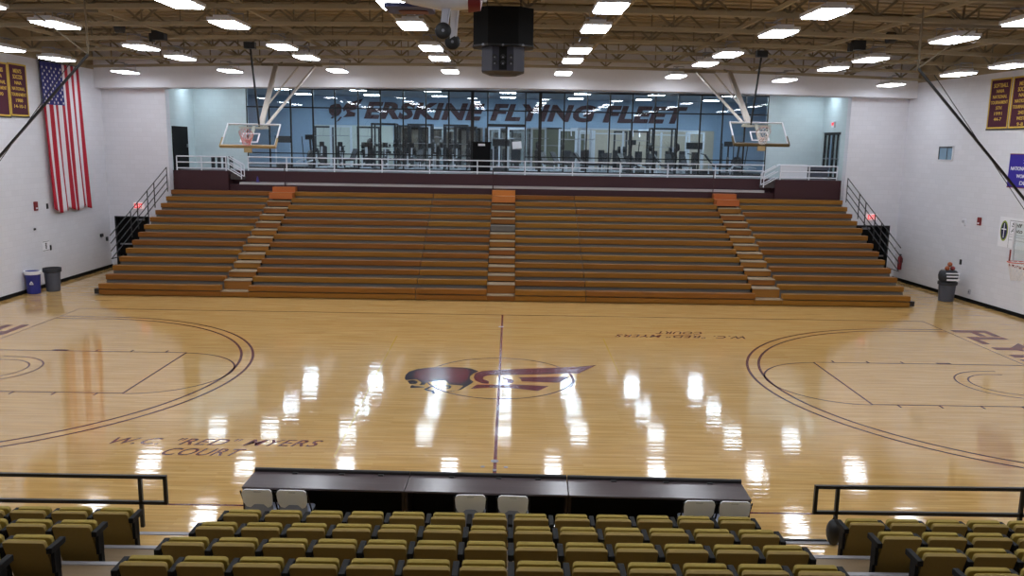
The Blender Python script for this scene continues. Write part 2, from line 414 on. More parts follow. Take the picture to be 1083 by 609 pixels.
# ------------------------------------------------------------------ court markings (lacquered paint, parts of the floor)
Z1 = .0015
def ribbon(mb, pts, w, closed=False, z=Z1):
    pts = [Vector((p[0], p[1], 0)) for p in pts]; n = len(pts); L_, R_ = [], []
    for i in range(n):
        a = pts[(i-1) % n] if (closed or i) else pts[i]; b = pts[(i+1) % n] if (closed or i < n-1) else pts[i]
        d = (b-a).normalized(); nn = Vector((-d.y, d.x, 0))*w/2
        L_.append(pts[i]+nn+Vector((0, 0, z))); R_.append(pts[i]-nn+Vector((0, 0, z)))
    mb.add(L_+R_, [(i, (i+1) % n, n+(i+1) % n, n+i) for i in range(n if closed else n-1)])
def arc(cx, cy, r, a0, a1, n=48): return [(cx+r*math.cos(a0+(a1-a0)*i/n), cy+r*math.sin(a0+(a1-a0)*i/n)) for i in range(n+1)]
LWD = .062
o_ = MB(); ribbon(o_, [(-14.325, -7.62), (14.325, -7.62), (14.325, 7.62), (-14.325, 7.62)], LWD, True); o_.build('boundary_line', 'paint_line', floor)
o_ = MB(); ribbon(o_, [(0, -7.6), (0, 7.6)], LWD); o_.build('centre_line', 'paint_maroon', floor)
o_ = MB(); ribbon(o_, arc(0, 0, 1.83, 0, 2*PI, 72)[:-1], .05, True); o_.build('centre_circle', 'paint_line', floor)
for sgn in (-1, 1):
    hx = 12.75*sgn
    for r, yy in ((6.32, 6.32), (6.02, 6.02)):
        m_ = MB(); pts = [(14.3*sgn, -yy)] + [(hx-sgn*r*math.cos(t), r*math.sin(t)) for t in [-PI/2+PI*i/64 for i in range(65)]] + [(14.3*sgn, yy)]
        ribbon(m_, pts, .068); m_.build('three_point_line', 'paint_line', floor)
    m_ = MB(); ribbon(m_, [(14.3*sgn, 1.90), (8.53*sgn, 1.90)], .05); ribbon(m_, [(14.3*sgn, -1.83), (8.53*sgn, -1.83)], .05)
    ribbon(m_, [(8.53*sgn, -1.83), (8.53*sgn, 1.90)], .05); m_.build('lane_line', 'paint_line', floor)
    m_ = MB(); ribbon(m_, [(8.53*sgn-sgn*1.83*math.cos(t), 1.86*math.sin(t)) for t in [-PI/2+PI*i/40 for i in range(41)]], .045); m_.build('free_throw_circle', 'paint_line', floor)
    for r in (1.22, .91):
        m_ = MB(); ribbon(m_, [(13.1*sgn, -r)] + [(hx-sgn*r*math.cos(t), r*math.sin(t)) for t in [-PI/2+PI*i/32 for i in range(33)]] + [(13.1*sgn, r)], .045); m_.build('charge_arc', 'paint_line', floor)
    for yy, dy in ((1.90, 1), (-1.83, -1)):
        m_ = MB(); m_.add([(12.05*sgn-.13, yy, Z1), (12.05*sgn+.27*1, yy, Z1), (12.05*sgn+.27, yy+dy*.14, Z1), (12.05*sgn-.13, yy+dy*.14, Z1)], [(0, 1, 2, 3)])
        for x in (11.0, 10.05, 9.1): ribbon(m_, [(x*sgn, yy), (x*sgn, yy+dy*.2)], .05)
        m_.build('lane_mark', 'paint_line', floor)
m_ = MB(); ribbon(m_, [tuple(on_floor(420, 355)[:2]), tuple(on_floor(398, 396)[:2]), tuple(on_floor(353, 484)[:2])], .04); m_.build('volleyball_line', 'paint_yellow', floor)
m_ = MB(); ribbon(m_, [tuple(on_floor(638, 358)[:2]), tuple(on_floor(655, 396)[:2])], .04); m_.build('volleyball_line', 'paint_yellow', floor)
m_ = MB()
for u, v, w in ((523.2, 487.5, .075), (510.5, 493.5, .04), (535, 494, .04), (523, 497, .04), (530, 345.5, .09)):
    p = on_floor(u, v); m_.lathe([(w, .0005), (w, .003)], 14, M=Matrix.Translation((p.x, p.y, 0)))
m_.build('floor_plate', 'grey_metal', floor)
# centre emblem: a helmeted bird head with a swept wing
def emb(o_, pts, kx, sx, m, zoff=0):
    P_ = [on_floor(kx+x*.11085, 370+y*.11085) for x, y in pts]
    mb = MB()
    bm = bmesh.new(); vs = [bm.verts.new((p.x, p.y, Z1+.0015+zoff)) for p in P_]; f = bm.faces.new(vs); bmesh.ops.triangulate(bm, faces=[f])
    me = bpy.data.meshes.new('emblem'); bm.to_mesh(me); bm.free(); me.materials.append(MATS[m])
    o = bpy.data.objects.new(o_, me); COL.objects.link(o); o.parent = floor
    return o
emb('emblem_helmet_edge', [(163, 272), (172, 238), (205, 208), (280, 184), (400, 168), (600, 163), (720, 169), (800, 179), (868, 205), (815, 228), (785, 255), (785, 280), (820, 305), (790, 328), (740, 356), (700, 380), (555, 405), (545, 398), (660, 385), (690, 372), (725, 342), (640, 334), (585, 330), (555, 292), (500, 292), (420, 304), (375, 306), (352, 334), (300, 334), (325, 312), (280, 284), (230, 284), (175, 289)], 410, 1, 'paint_navy')
emb('emblem_helmet', [(240, 262), (262, 216), (330, 194), (420, 180), (600, 174), (720, 181), (800, 200), (770, 232), (765, 280), (740, 300), (690, 318), (600, 310), (560, 276), (480, 272), (400, 284), (355, 296), (320, 286), (280, 268)], 410, 1, 'paint_maroon', .001)
emb('emblem_eye', [(188, 296), (230, 288), (268, 292), (290, 308), (268, 325), (212, 325)], 410, 1, 'paint_navy')
emb('emblem_beak', [(213, 352), (232, 336), (262, 344), (345, 350), (350, 358), (220, 363)], 410, 1, 'paint_navy')
emb('emblem_beak', [(345, 376), (410, 345), (470, 333), (482, 341), (424, 352), (378, 378), (440, 388), (452, 415), (432, 420), (412, 396), (368, 390)], 410, 1, 'paint_navy')
emb('emblem_cheek', [(540, 340), (590, 336), (610, 352), (592, 369), (550, 370), (588, 356)], 410, 1, 'paint_navy')
emb('emblem_wing', [(820, 262), (838, 222), (900, 202), (1060, 189), (1593, 170), (1823, 160), (1993, 145), (1823, 226), (1750, 222), (1593, 231), (1293, 237), (1060, 240), (960, 242), (915, 258), (908, 278), (968, 300), (962, 324), (900, 320), (835, 292)], 410, 1, 'paint_maroon')
emb('emblem_wing', [(1243, 261), (1670, 256), (1735, 260), (1633, 313), (1278, 301), (1270, 278)], 410, 1, 'paint_maroon')
emb('emblem_wing', [(790, 371), (850, 332), (1083, 332), (1150, 326), (1538, 346), (1433, 392), (1293, 376), (1143, 363), (960, 360)], 410, 1, 'paint_maroon')
emb('emblem_wing', [(1090, 266), (1170, 275), (1208, 297), (1185, 320), (1135, 318), (1145, 292)], 410, 1, 'paint_maroon')
emb('emblem_wing', [(1726, 222), (1772, 260), (1789, 300), (1764, 350), (1707, 386), (1742, 345), (1758, 302), (1746, 262)], 410, 1, 'paint_maroon')
# names on the floor
for rot, (l1, l2) in ((0, ((-5.33, -4.83), (-5.4, -5.36))), (1, ((5.45, 4.76), (5.52, 5.28)))):
    xd, yd = ((1, 0, 0), (0, 1, 0)) if not rot else ((-1, 0, 0), (0, -1, 0))
    lettering('court_name', 'W.C. "RED" MYERS', 'paint_maroon', (l1[0], l1[1], Z1), xd, yd, 4.0, .36, floor, .45, .012, .0005, 1.1)
    lettering('court_name', 'COURT', 'paint_maroon', (l2[0], l2[1], Z1), xd, yd, 1.5, .36, floor, .45, .012, .0005, 1.05)
lettering('end_name', 'FLYING FLEET', 'paint_maroon', (15.14, 0, Z1), (0, -1, 0), (1, 0, 0), 12.6, 1.2, floor, 0, .03, .0005)
lettering('end_name', 'ERSKINE', 'paint_maroon', (-15.14, -.6, Z1), (0, 1, 0), (-1, 0, 0), 11.2, 1.2, floor, 0, .03, .0005)
# ------------------------------------------------------------------ bleachers
NR = 13
def ry(k): return 10.06 + .584*k                   # k = 0 is the front row
def rzz(k): return .43 + .2555*k
def make_section(label, x0, x1, seam=None):
    t = thing('bleacher_section', label, 'bleacher', ((x0+x1)/2, 10.06, 0), 0, 'sections of the wooden bleachers')
    cx = (x0+x1)/2; a, b = x0-cx, x1-cx
    segs = [(a, b)] if seam is None else [(a, seam-cx-.012), (seam-cx+.012, b)]
    for k in range(NR):
        y, z = ry(k)-10.06, rzz(k)
        for (p, q) in segs:
            MB().box(p, q, y, y+.27, z-.185, z).build('seat_board', 'bleacher_wood', t, bevel=.008)
    fl = MB()
    for k in range(NR):
        y, z = ry(k)-10.06, rzz(k)
        fl.box(a+.015, b-.015, y+(.10 if k == 0 else .05), 17.5-10.06 if k == NR-1 else y+.66, max(.02, z-.5), z-.175-.02)
    fl.build('footboards', 'grey_tread', t)
    for (p, q) in segs:
        MB().box(p, q, .02, .09, .03, .205).build('skirt_board', 'bleacher_wood', t, bevel=.006)
    return t
S = [('left end section of the wooden bleachers, beside the left guard rail', -14.9, -10.43, None),
     ('wide wooden bleacher section left of the centre aisle', -9.4, -.62, -3.23),
     ('wide wooden bleacher section right of the centre aisle', .43, 9.3, 3.05),
     ('right end section of the wooden bleachers, beside the right guard rail', 10.33, 15.04, None)]
for lab, a, b, sm in S:
    t = make_section(lab, a, b, sm); cx = (a+b)/2
    if a < -14 or b > 14:
        xx = (a-cx if a < -14 else b-cx); sg = -1 if a < -14 else 1
        MB().box(min(xx, xx+sg*.22), max(xx, xx+sg*.22), .12, .5, .04, .22).build('roller_frame', 'black_metal', t)
        MB().box(min(xx, xx+sg*.05), max(xx, xx+sg*.05), .75, 1.05, .04, .42).build('roller_frame', 'black_metal', t)
AIS = [('left', -10.43, -9.4), ('centre', -.62, .43), ('right', 9.3, 10.33)]
for nm, a, b in AIS:
    t = thing('aisle_stair', '%s aisle stair of wooden treads climbing through the bleachers' % nm, 'stairs', ((a+b)/2, 10.06, 0), 0, 'aisle stairs in the bleachers')
    w = (b-a)/2-.01
    for k in range(NR-1):
        y, z = ry(k)-10.06, rzz(k)
        zt = z-.115 if k else z-.2
        grey = (nm == 'centre' and k == 8)
        m_ = MB().box(-w, w, y-.18 if k else y+.0, y+.42, zt-.03, zt); o = m_.build('tread', 'tread_light' if not grey else 'grey_tread', t)
        if k: MB().box(-w, w, y-.15, y-.11, zt-.22 if k > 1 else .235, zt-.03).build('riser', 'bleacher_step_wood' if not grey else 'grey_tread', t)
        else: MB().box(-w, w, .03, .10, .03, .2).build('skirt_board', 'bleacher_wood', t)
    und = MB()
    for k in range(NR):
        y, z = ry(k)-10.06, rzz(k); und.box(-w+.02, w-.02, y+.12, 17.5-10.06 if k == NR-1 else y+.75, max(.02, z-.55), z-.33)
    und.build('underframe', 'charcoal', t)
    # orange plywood box steps up to the cross walk
    y12, z12 = ry(12)-10.06, rzz(12)
    o = MB().box(-w, w, y12-.42, y12+.12, z12-.30, z12-.03, 'orange_wood').build('box_step', None, t); tag(o, 'orange plywood step at the top of the aisle')
    o = MB().box(-w, w, y12+.12, y12+.52, z12-.30, z12+.2, 'orange_wood').build('box_step', None, t); tag(o, 'orange plywood step at the top of the aisle')
# ------------------------------------------------------------------ raised lobby, cross walk and its rails
ZD = 4.36
dk = MB().box(-14.9, 15.04, 18.05, 31, .0, ZD); dk.box(-14.9, -12.45, 17.42, 18.05, 0, ZD).box(12.1, 15.04, 17.42, 18.05, 0, ZD)
dk.box(-17.6, -14.9, 20.3, 31, 3.9, ZD).box(15.04, 17.6, 20.3, 31, 3.9, ZD)
struct(dk, 'trim_3', 'maroon_wall')
struct(MB().box(-14.9, 15.04, 18.2, 20.3, ZD, ZD+.01).box(-17.4, 17.4, 20.3, 30.8, ZD, ZD+.01), 'floor_upper', 'gym_floor')
cw = thing('cross_walk', 'maroon cross walk with a pale metal edge strip above the top bleacher row', 'walkway', (0, 17.6, 3.3))
MB().box(-12.45, 12.1, .0, .45, -.2, .46).build('walk_base', 'maroon_wall', cw)
for a, b in ((-12.0, -9.93), (-9.9, -.60), (-.57, 9.25), (9.28, 11.66)):
    MB().box(a, b, -.03, .45, .46, .56).build('edge_strip', 'steel_strip', cw)
def rail(name, label, pts, n_bars, h, post_x, r=.026, m='white_metal', base_z=ZD, group=None):
    """level guard rail along a straight run; pts two ends (x, y)"""
    (xa, ya), (xb, yb) = pts; t = thing(name, label, 'railing', ((xa+xb)/2, (ya+yb)/2, base_z), 0, group)
    cx, cy = (xa+xb)/2, (ya+yb)/2
    for k in range(n_bars):
        z = h*(1-k*.42) - .0 if n_bars == 3 else h*(k+1)/n_bars
        MB().tube((xa-cx, ya-cy, z), (xb-cx, yb-cy, z), r, 8).build('rail_bar', m, t, smooth=True)
    for x in post_x:
        f = 0 if xb == xa else (x-xa)/(xb-xa)
        MB().tube((x-cx, ya+(yb-ya)*f-cy, 0), (x-cx, ya+(yb-ya)*f-cy, h), r, 8).build('post', m, t, smooth=True)
    return t
RG = 'white guard rails along the raised lobby'
rail('guard_rail', 'white pipe guard rail along the lobby edge in front of the glass wall', ((-11.75, 18.12), (11.75, 18.12)), 3, .62, [-11.75] + [-10.0+2.17*k for k in range(11)], group=RG)
rail('guard_rail', 'short white guard rail at the left end of the lobby by the dark door', ((-14.75, 17.5), (-12.55, 17.5)), 3, .62, [-14.75, -13.65, -12.55], group=RG)
rail('guard_rail', 'short white guard rail at the right end of the lobby by the double doors', ((12.3, 17.5), (14.85, 17.5)), 3, .62, [12.3, 13.6, 14.85], group=RG)
for nm, x, sg in (('left', -12.5, 1), ('right', 12.2, -1)):
    t = thing('stair_rail', 'white sloping stair rail down to the %s end of the cross walk' % nm, 'railing', (x, 17.5, ZD), 0, 'sloping stair rails of the lobby')
    for yy in (0, .42):
        for k in range(3):
            z = .62*(1-k*.42)
            MB().tube((0, yy, z), (sg*.62, yy, z-.36), .024, 8).build('rail_bar', 'white_metal', t, smooth=True)
        MB().tube((sg*.62, yy, -.36), (sg*.62, yy, .26), .024, 8).build('post', 'white_metal', t, smooth=True)
    st = MB()
    for k in range(2): st.box(min(sg*.1*(1+3*k), sg*.1*(4+3*k)), max(sg*.1*(1+3*k), sg*.1*(4+3*k)), .08, .38, -.38, -.13-.13*k)
    st.build('step', 'deck_floor', t)
# lobby walls, ceiling
struct(MB().box(-15.2, -14.9, 17.4, 20.3, ZD-.4, 9), 'wall_lobby_left', 'lobby_paint')
lr = MB().box(15.04, 15.34, 17.4, 17.9, ZD-.4, 9).box(15.04, 15.34, 20.05, 20.3, ZD-.4, 9).box(15.04, 15.34, 17.9, 20.05, 6.52, 9)
struct(lr, 'wall_lobby_right', 'lobby_paint')
struct(MB().box(-15.2, -12.42, 20.2, 20.5, ZD-.4, 9).box(12.42, 15.34, 20.2, 20.5, ZD-.4, 9), 'wall_lobby_back', 'lobby_paint')
struct(MB().box(-17.6, 17.6, 17.4, 31.2, 8.42, 8.7), 'ceiling_lobby', 'gym_ceiling')
# dark door at the left end of the lobby (on the lobby's left wall)
d3 = struct(MB().box(-14.895, -14.86, 17.5, 19.25, ZD, 6.3), 'door_3', 'black_paint')
MB().box(-14.86, -14.82, 19.05, 19.12, ZD+1.0, ZD+1.15).build('door_handle', 'grey_metal', d3)
d4 = struct(MB().box(15.10, 15.18, 17.9, 20.05, ZD, ZD+.12).box(15.10, 15.18, 17.9, 18.02, ZD, 6.52).box(15.10, 15.18, 19.93, 20.05, ZD, 6.52).box(15.10, 15.18, 18.90, 19.06, ZD, 6.52).box(15.10, 15.18, 17.9, 20.05, 6.40, 6.52).box(15.10, 15.18, 19.46, 19.53, ZD, 6.52).box(15.10, 15.18, 18.42, 18.49, ZD, 6.52), 'door_4', 'black_metal')
MB().box(15.12, 15.135, 17.95, 20.0, ZD+.1, 6.45).build('door_glass', 'clear_glass', d4)
MB().tube((15.05, 18.05, ZD+.95), (15.05, 18.85, ZD+.95), .02).tube((15.05, 19.1, ZD+.95), (15.05, 19.9, ZD+.95), .02).build('push_bar', 'grey_metal', d4)
struct(MB().box(15.6, 15.8, 17.6, 20.3, ZD-.3, 7), 'trim_4', 'lobby_paint')
# glass wall
gx = [on_y(u, 120, 20.2).x for u in (260.7, 284.5, 307.4, 331, 354.5, 378.8, 402.4, 426.4, 450.5, 474.8, 499.8, 515.9, 555.9, 571.4, 596.7, 621, 645, 668.8, 693, 717, 741, 764.6, 788.5, 812.5)]
wz0, wz1, zt, zb2 = ZD+.02, 8.22, 7.30, 5.15
for i in range(len(gx)-1):
    a, b = gx[i], gx[i+1]
    fr = MB(); hw = .03
    wl = .075 if i in (10, 13) else hw
    wr_ = .075 if i+1 in (10, 13) else hw
    fr.box(a, a+wl, 20.16, 20.26, wz0, wz1).box(b-wr_, b, 20.16, 20.26, wz0, wz1)
    fr.box(a, b, 20.16, 20.26, wz0, wz0+.10).box(a, b, 20.16, 20.26, wz1-.08, wz1).box(a, b, 20.16, 20.26, zt-.03, zt+.03)
    if i != 11: fr.box(a, b, 20.16, 20.26, zb2-.025, zb2+.025)
    else: fr.box(a, b, 20.14, 20.28, 6.55, 6.68).box((a+b)/2-.05, (a+b)/2+.05, 20.14, 20.28, wz0, 6.6)
    w = struct(fr, 'window_%d' % (i+1), 'black_metal')
    MB().box(a+hw, b-hw, 20.205, 20.215, wz0+.05, wz1-.04).build('pane', 'clear_glass', w)
struct(MB().box(gx[0], gx[-1], 20.16, 20.4, wz1, 8.7), 'trim_5', 'gym_ceiling')
# ------------------------------------------------------------------ the weight room behind the glass
struct(MB().box(-17.6, 17.6, 30.7, 31.0, ZD, 8.6), 'wall_gym_back', 'gym_blue_paint')
struct(MB().box(-17.6, -17.3, 20.5, 30.7, ZD, 8.6), 'wall_gym_left', 'gym_blue_paint')
struct(MB().box(17.3, 17.6, 20.5, 30.7, ZD, 8.6), 'wall_gym_right', 'gym_blue_paint')
def wall_strip(name, label, cat, a, b, m, z0=ZD+.02, z1=6.72, fm=None):
    t = thing(name, label, cat, ((a+b)/2, 30.7, z0)); w = (b-a)/2
    MB().box(-w, w, -.04, -.01, 0, z1-z0).build('panel', m, t)
    if fm: MB().box(-w, w, -.06, -.03, z1-z0-.05, z1-z0).box(-w, -w+.04, -.06, -.03, 0, z1-z0).box(w-.04, w, -.06, -.03, 0, z1-z0).build('frame', fm, t)
    return t
wall_strip('wall_panel', 'pale cream lower wall panel at the left of the weight room', 'panel', -11.6, -6.9, 'cream_wall')
wall_strip('wall_mirror', 'tall wall mirror left of the glass doors in the weight room', 'mirror', -6.85, -1.5, 'mirror', fm='grey_metal')
wall_strip('wall_mirror', 'wall mirror behind the centre doors of the weight room', 'mirror', -1.4, 1.4, 'mirror', fm='grey_metal')
wall_strip('wall_panel', 'dark olive wall panel right of the centre doors in the weight room', 'panel', 1.5, 4.6, 'olive_panel')
wall_strip('wall_panel', 'beige lower wall panel at the right of the weight room', 'panel', 4.65, 12.4, 'beige_panel')
lettering('wall_lettering', 'ERSKINE FLYING FLEET', 'letter_maroon', (1.05, 30.68, 7.62), (1, 0, 0), (0, 0, 1), 19.4, 1.02, None, .25, .05, .03, 1.08)
tag(COL.objects['wall_lettering'], 'big dark maroon slanted letters ERSKINE FLYING FLEET on the weight room wall', 'lettering')
def wall_logo():
    t = thing('wall_emblem', 'dark maroon winged bird emblem at the left of the wall lettering', 'emblem', (-9.7, 30.68, 7.5))
    def poly(nm, pts):
        P_ = [on_y(330+x*.1313, 95+y*.1313, 30.68)-Vector((-9.7, 30.68, 7.5)) for x, y in pts]
        bm = bmesh.new(); vs = [bm.verts.new(p) for p in P_]; f = bm.faces.new(vs)
        ex = bmesh.ops.extrude_face_region(bm, geom=[f]); bmesh.ops.translate(bm, vec=(0, -.03, 0), verts=[g for g in ex['geom'] if isinstance(g, bmesh.types.BMVert)])
        bmesh.ops.triangulate(bm, faces=bm.faces); bmesh.ops.recalc_face_normals(bm, faces=bm.faces)
        me = bpy.data.meshes.new(nm); bm.to_mesh(me); bm.free(); me.materials.append(MATS['letter_maroon'])
        o = bpy.data.objects.new(nm, me); COL.objects.link(o); o.parent = t
    poly('head', [(135, 155), (150, 125), (190, 110), (225, 115), (240, 140), (236, 180), (216, 206), (190, 216), (160, 206), (140, 186)])
    poly('wing', [(248, 150), (275, 110), (330, 95), (412, 70), (385, 115), (345, 125), (368, 130), (350, 160), (300, 168), (350, 186), (345, 214), (250, 220), (268, 205), (282, 188), (274, 160), (256, 176)])
    poly('beak', [(195, 258), (228, 216), (243, 220), (216, 250)])
    poly('beak', [(150, 230), (165, 214), (178, 218), (168, 232)])
wall_logo()
def make_panel_light(label, glow):
    t = thing('panel_light', label, 'ceiling light', (0, 0, 0), 0, 'flat ceiling lights behind the glass')
    MB().box(-.44, .44, -.30, .30, 0, .07).build('frame', 'lamp_white', t)
    MB().box(-.39, .39, -.25, .25, -.012, 0).build('diffuser', glow, t)
    return t
pl = None
pxs = [-14.0, -11.5, -7.65, -3.85, 0, 3.8, 7.6, 11.4, 14.2]
for j, (y, nm, n) in enumerate(((19.2, 'lobby row before the glass', range(9)), (23.3, 'weight room middle row', range(1, 8)), (27.6, 'weight room back row', range(1, 8)))):
    for i in n:
        p_ = 'in the centre' if i == 4 else ('%s to the %s of the centre' % (ORD[abs(i-4)-1], 'left' if i < 4 else 'right'))
        lab = 'flat white light, %s, %s' % (nm, p_); loc = (pxs[i], y, 8.33)
        if i in (0, 8): loc = (pxs[i], 18.9, 8.33)
        if (j, i) in ((0, 0), (1, 1)): pl = make_panel_light(lab, 'office_glow' if j == 0 else 'room_glow'); pl.location = loc
        else: dup(pl, loc, None, lab)
# machines ---------------------------------------------------------------
def plates(mb, x, y, z, r=.22, w=.08, m='plate_black'): mb.tube((x-w/2, y, z), (x+w/2, y, z), r, 16, m)
def power_rack(label, x, y, m='machine_dark'):
    t = thing('power_rack', label, 'gym rack', (x, y, ZD), 0, 'weight room equipment')
    for sx in (-.6, .6):
        for sy in (-.5, .5): MB().box(sx-.04, sx+.04, sy-.04, sy+.04, 0, 2.35).build('upright', m, t)
    MB().box(-.6, .6, -.54, -.46, 2.27, 2.35).box(-.6, .6, .46, .54, 2.27, 2.35).box(-.64, -.56, -.5, .5, 2.27, 2.35).box(.56, .64, -.5, .5, 2.27, 2.35).box(-.64, -.56, -.5, .5, .02, .1).box(.56, .64, -.5, .5, .02, .1).build('cross_frame', m, t)
    b = MB().tube((-.82, -.56, 1.35), (.82, -.56, 1.35), .016, 8).build('barbell', 'grey_metal', t)
    for sx in (-1, 1):
        pm = MB(); plates(pm, sx*.70, -.56, 1.35, .23); plates(pm, sx*.77, -.56, 1.35, .18); pm.build('weight_plate', 'plate_black', b)
        pt = MB()
        for z in (.5, .9): plates(pt, sx*.69, .5, z, .2)
        pt.build('stored_plate', 'plate_black', t)
def cable_tower(label, x, y, m='machine_white', wide=.9):
    t = thing('cable_machine', label, 'gym machine', (x, y, ZD), 0, 'weight room equipment')
    for sx in (-wide/2, wide/2): MB().box(sx-.05, sx+.05, -.05, .05, 0, 2.15).build('column', m, t)
    MB().box(-wide/2-.05, wide/2+.05, -.06, .06, 2.15, 2.25).build('top_beam', m, t)
    MB().box(-.14, .14, -.08, .08, .1, 1.0).build('weight_stack', 'plate_black', t)
    MB().box(-wide/2-.15, wide/2+.15, -.3, .5, 0, .06).build('base', m, t)
    MB().box(-.22, .22, -.62, -.22, .42, .50).build('seat', 'machine_dark', t); MB().box(-.2, .2, -.28, -.2, .5, 1.1).build('back_pad', 'machine_dark', t)
    MB().tube((-.5, -.3, 1.7), (.5, -.3, 1.7), .015).tube((0, -.3, 1.7), (0, 0, 2.15), .008).build('pull_bar', 'grey_metal', t)
def treadmill(label, x, y, rz=0):
    t = thing('treadmill', label, 'treadmill', (x, y, ZD), rz, 'weight room equipment')
    MB().box(-.4, .4, -.9, .9, .02, .2).build('deck', 'machine_dark', t); MB().box(-.27, .27, -.85, .85, .2, .215).build('belt', 'plate_black', t)
    for sx in (-.38, .38): MB().bar((sx, .7, .15), (sx, .85, 1.35), .06, .08).build('upright', 'machine_white', t)
    MB().box(-.42, .42, .72, .92, 1.28, 1.62).build('console', 'machine_dark', t)
    MB().tube((-.38, .8, 1.05), (-.38, .2, 1.0), .025).tube((.38, .8, 1.05), (.38, .2, 1.0), .025).build('hand_rail', 'machine_dark', t)
def elliptical(label, x, y, rz=0):
    t = thing('elliptical_trainer', label, 'gym machine', (x, y, ZD), rz, 'weight room equipment')
    MB().box(-.3, .3, -.9, .9, 0, .12).build('base', 'machine_dark', t)
    MB().tube((-.06, .6, .5), (.06, .6, .5), .42, 20).build('flywheel_cover', 'machine_dark', t)
    for sx in (-.28, .28):
        MB().bar((sx, -.5, .35), (sx, .5, .45), .07, .06).build('pedal_arm', 'machine_white', t)
        MB().tube((sx, .35, .3), (sx, .15, 1.6), .025).build('handle', 'machine_dark', t)
    MB().bar((0, .6, .8), (0, .5, 1.5), .08, .08).build('mast', 'machine_dark', t); MB().box(-.22, .22, .4, .5, 1.45, 1.7).build('console', 'machine_dark', t)
def bench(label, x, y, rz=0, m='machine_white'):
    t = thing('weight_bench', label, 'bench', (x, y, ZD), rz, 'weight room equipment')
    MB().box(-.15, .15, -.55, .3, .42, .5).build('seat_pad', 'machine_dark', t); MB().bar((0, .3, .46), (0, .75, 1.0), .3, .07).build('back_pad', 'machine_dark', t)
    MB().bar((0, -.5, .42), (0, .6, .42), .07, .05).box(-.25, .25, -.55, -.47, 0, .07).box(-.25, .25, .5, .58, 0, .07).box(-.03, .03, -.53, -.48, 0, .42).box(-.03, .03, .52, .57, 0, .6).build('frame', m, t)
def multi_station(label, x, y):
    t = thing('multi_station', label, 'gym machine', (x, y, ZD), 0, 'weight room equipment')
    for sx in (-1.2, -.4, .4, 1.2): MB().box(sx-.05, sx+.05, -.05, .05, 0, 2.2).build('column', 'machine_white', t)
    MB().bar((-1.7, 0, 2.3), (1.7, 0, 2.3), .08, .08).bar((-1.25, 0, 2.05), (1.25, 0, 2.05), .06, .06).build('top_frame', 'machine_white', t)
    for sx in (-.8, 0, .8):
        MB().box(sx-.13, sx+.13, -.07, .07, .1, 1.1).build('weight_stack', 'plate_black', t)
        MB().box(sx-.2, sx+.2, -.6, -.2, .42, .5).build('seat', 'machine_dark', t); MB().box(sx-.17, sx+.17, -.2, -.13, .5, 1.15).build('back_pad', 'machine_dark', t)
    MB().bar((-1.7, 0, 2.3), (-1.7, -.4, 1.9), .05).bar((1.7, 0, 2.3), (1.7, -.4, 1.9), .05).build('arm', 'machine_white', t)
def dumbbell_rack(label, x, y):
    t = thing('dumbbell_rack', label, 'rack', (x, y, ZD), 0, 'weight room equipment')
    for z in (.35, .75, 1.15): MB().box(-.9, .9, -.15+(1.15-z)*.2, .15+(1.15-z)*.2, z-.03, z).build('shelf', 'machine_dark', t)
    MB().box(-.92, -.86, -.2, .3, 0, 1.2).box(.86, .92, -.2, .3, 0, 1.2).build('frame', 'machine_dark', t)
    for z in (.35, .75, 1.15):
        dmb = MB()
        for i in range(7):
            xx = -.75+i*.25; dmb.tube((xx, -.12+(1.15-z)*.2, z+.07), (xx, .12+(1.15-z)*.2, z+.07), .02, 6)
            for yy in (-.1, .1): dmb.tube((xx, yy-.03+(1.15-z)*.2, z+.07), (xx, yy+.03+(1.15-z)*.2, z+.07), .065, 10)
        o = dmb.build('dumbbells', 'plate_black', t)
treadmill('dark treadmill at the far left end behind the glass', -11.5, 23.3, .3); elliptical('dark elliptical trainer behind the glass under the left hoop', -10.2, 22.6, -.2)
cable_tower('white cable machine on the left behind the glass', -9.1, 26.0, wide=1.1); cable_tower('dark cable machine in front of the cream panel', -7.9, 27.8, 'machine_dark', 1.2)
bench('low bench beside the left cable machine', -9.9, 24.2, .5); bench('low bench in front of the cream panel', -8.2, 23.6, -.3, 'machine_dark')
dumbbell_rack('dumbbell rack against the cream wall panel', -6.9, 29.2)
power_rack('leftmost black power rack with a loaded barbell', -6.4, 24.0); power_rack('second black power rack from the left with a loaded barbell', -4.55, 24.2); power_rack('third black power rack from the left with a loaded barbell', -2.7, 24.4)
bench('bench inside the leftmost power rack', -6.4, 23.7); bench('bench inside the second power rack from the left', -4.6, 23.9); bench('bench inside the third power rack from the left', -2.7, 24.1)
power_rack('black power rack at the back wall mirror left of centre', -5.6, 28.0); power_rack('black power rack behind the lectern near the mirror', -2.4, 28.2)
cable_tower('white cable machine seen through the centre glass doors', .5, 25.0); cable_tower('narrow white cable machine just left of the centre doors', -.75, 26.4, 'machine_white', .6)
treadmill('treadmill behind the centre glass doors', -.3, 22.6, PI); cable_tower('white cable machine just right of the centre doors', 1.6, 23.0, wide=.7)
bench('bench with a dark pad in front of the olive panel', 2.8, 23.6, .6); cable_tower('tall white cable machine in front of the olive panel', 3.3, 26.2); power_rack('black power rack in front of the olive panel', 2.4, 28.0)
multi_station('large white multi station gym right of the olive panel', 5.2, 26.6); bench('white framed bench in front of the multi station', 5.1, 23.6, -.4); cable_tower('short white cable machine in front of the multi station', 3.9, 22.5, wide=.6)
elliptical('dark elliptical trainer right of the multi station', 6.7, 23.6, .4); cable_tower('dark cable machine in front of the beige panel', 7.4, 27.6, 'machine_dark', 1.0)
bench('white framed bench behind the right part of the guard rail', 8.4, 22.4, .2); multi_station('white multi station gym in front of the beige panel', 9.2, 28.2); power_rack('black power rack at the right in front of the beige panel', 8.2, 24.6)
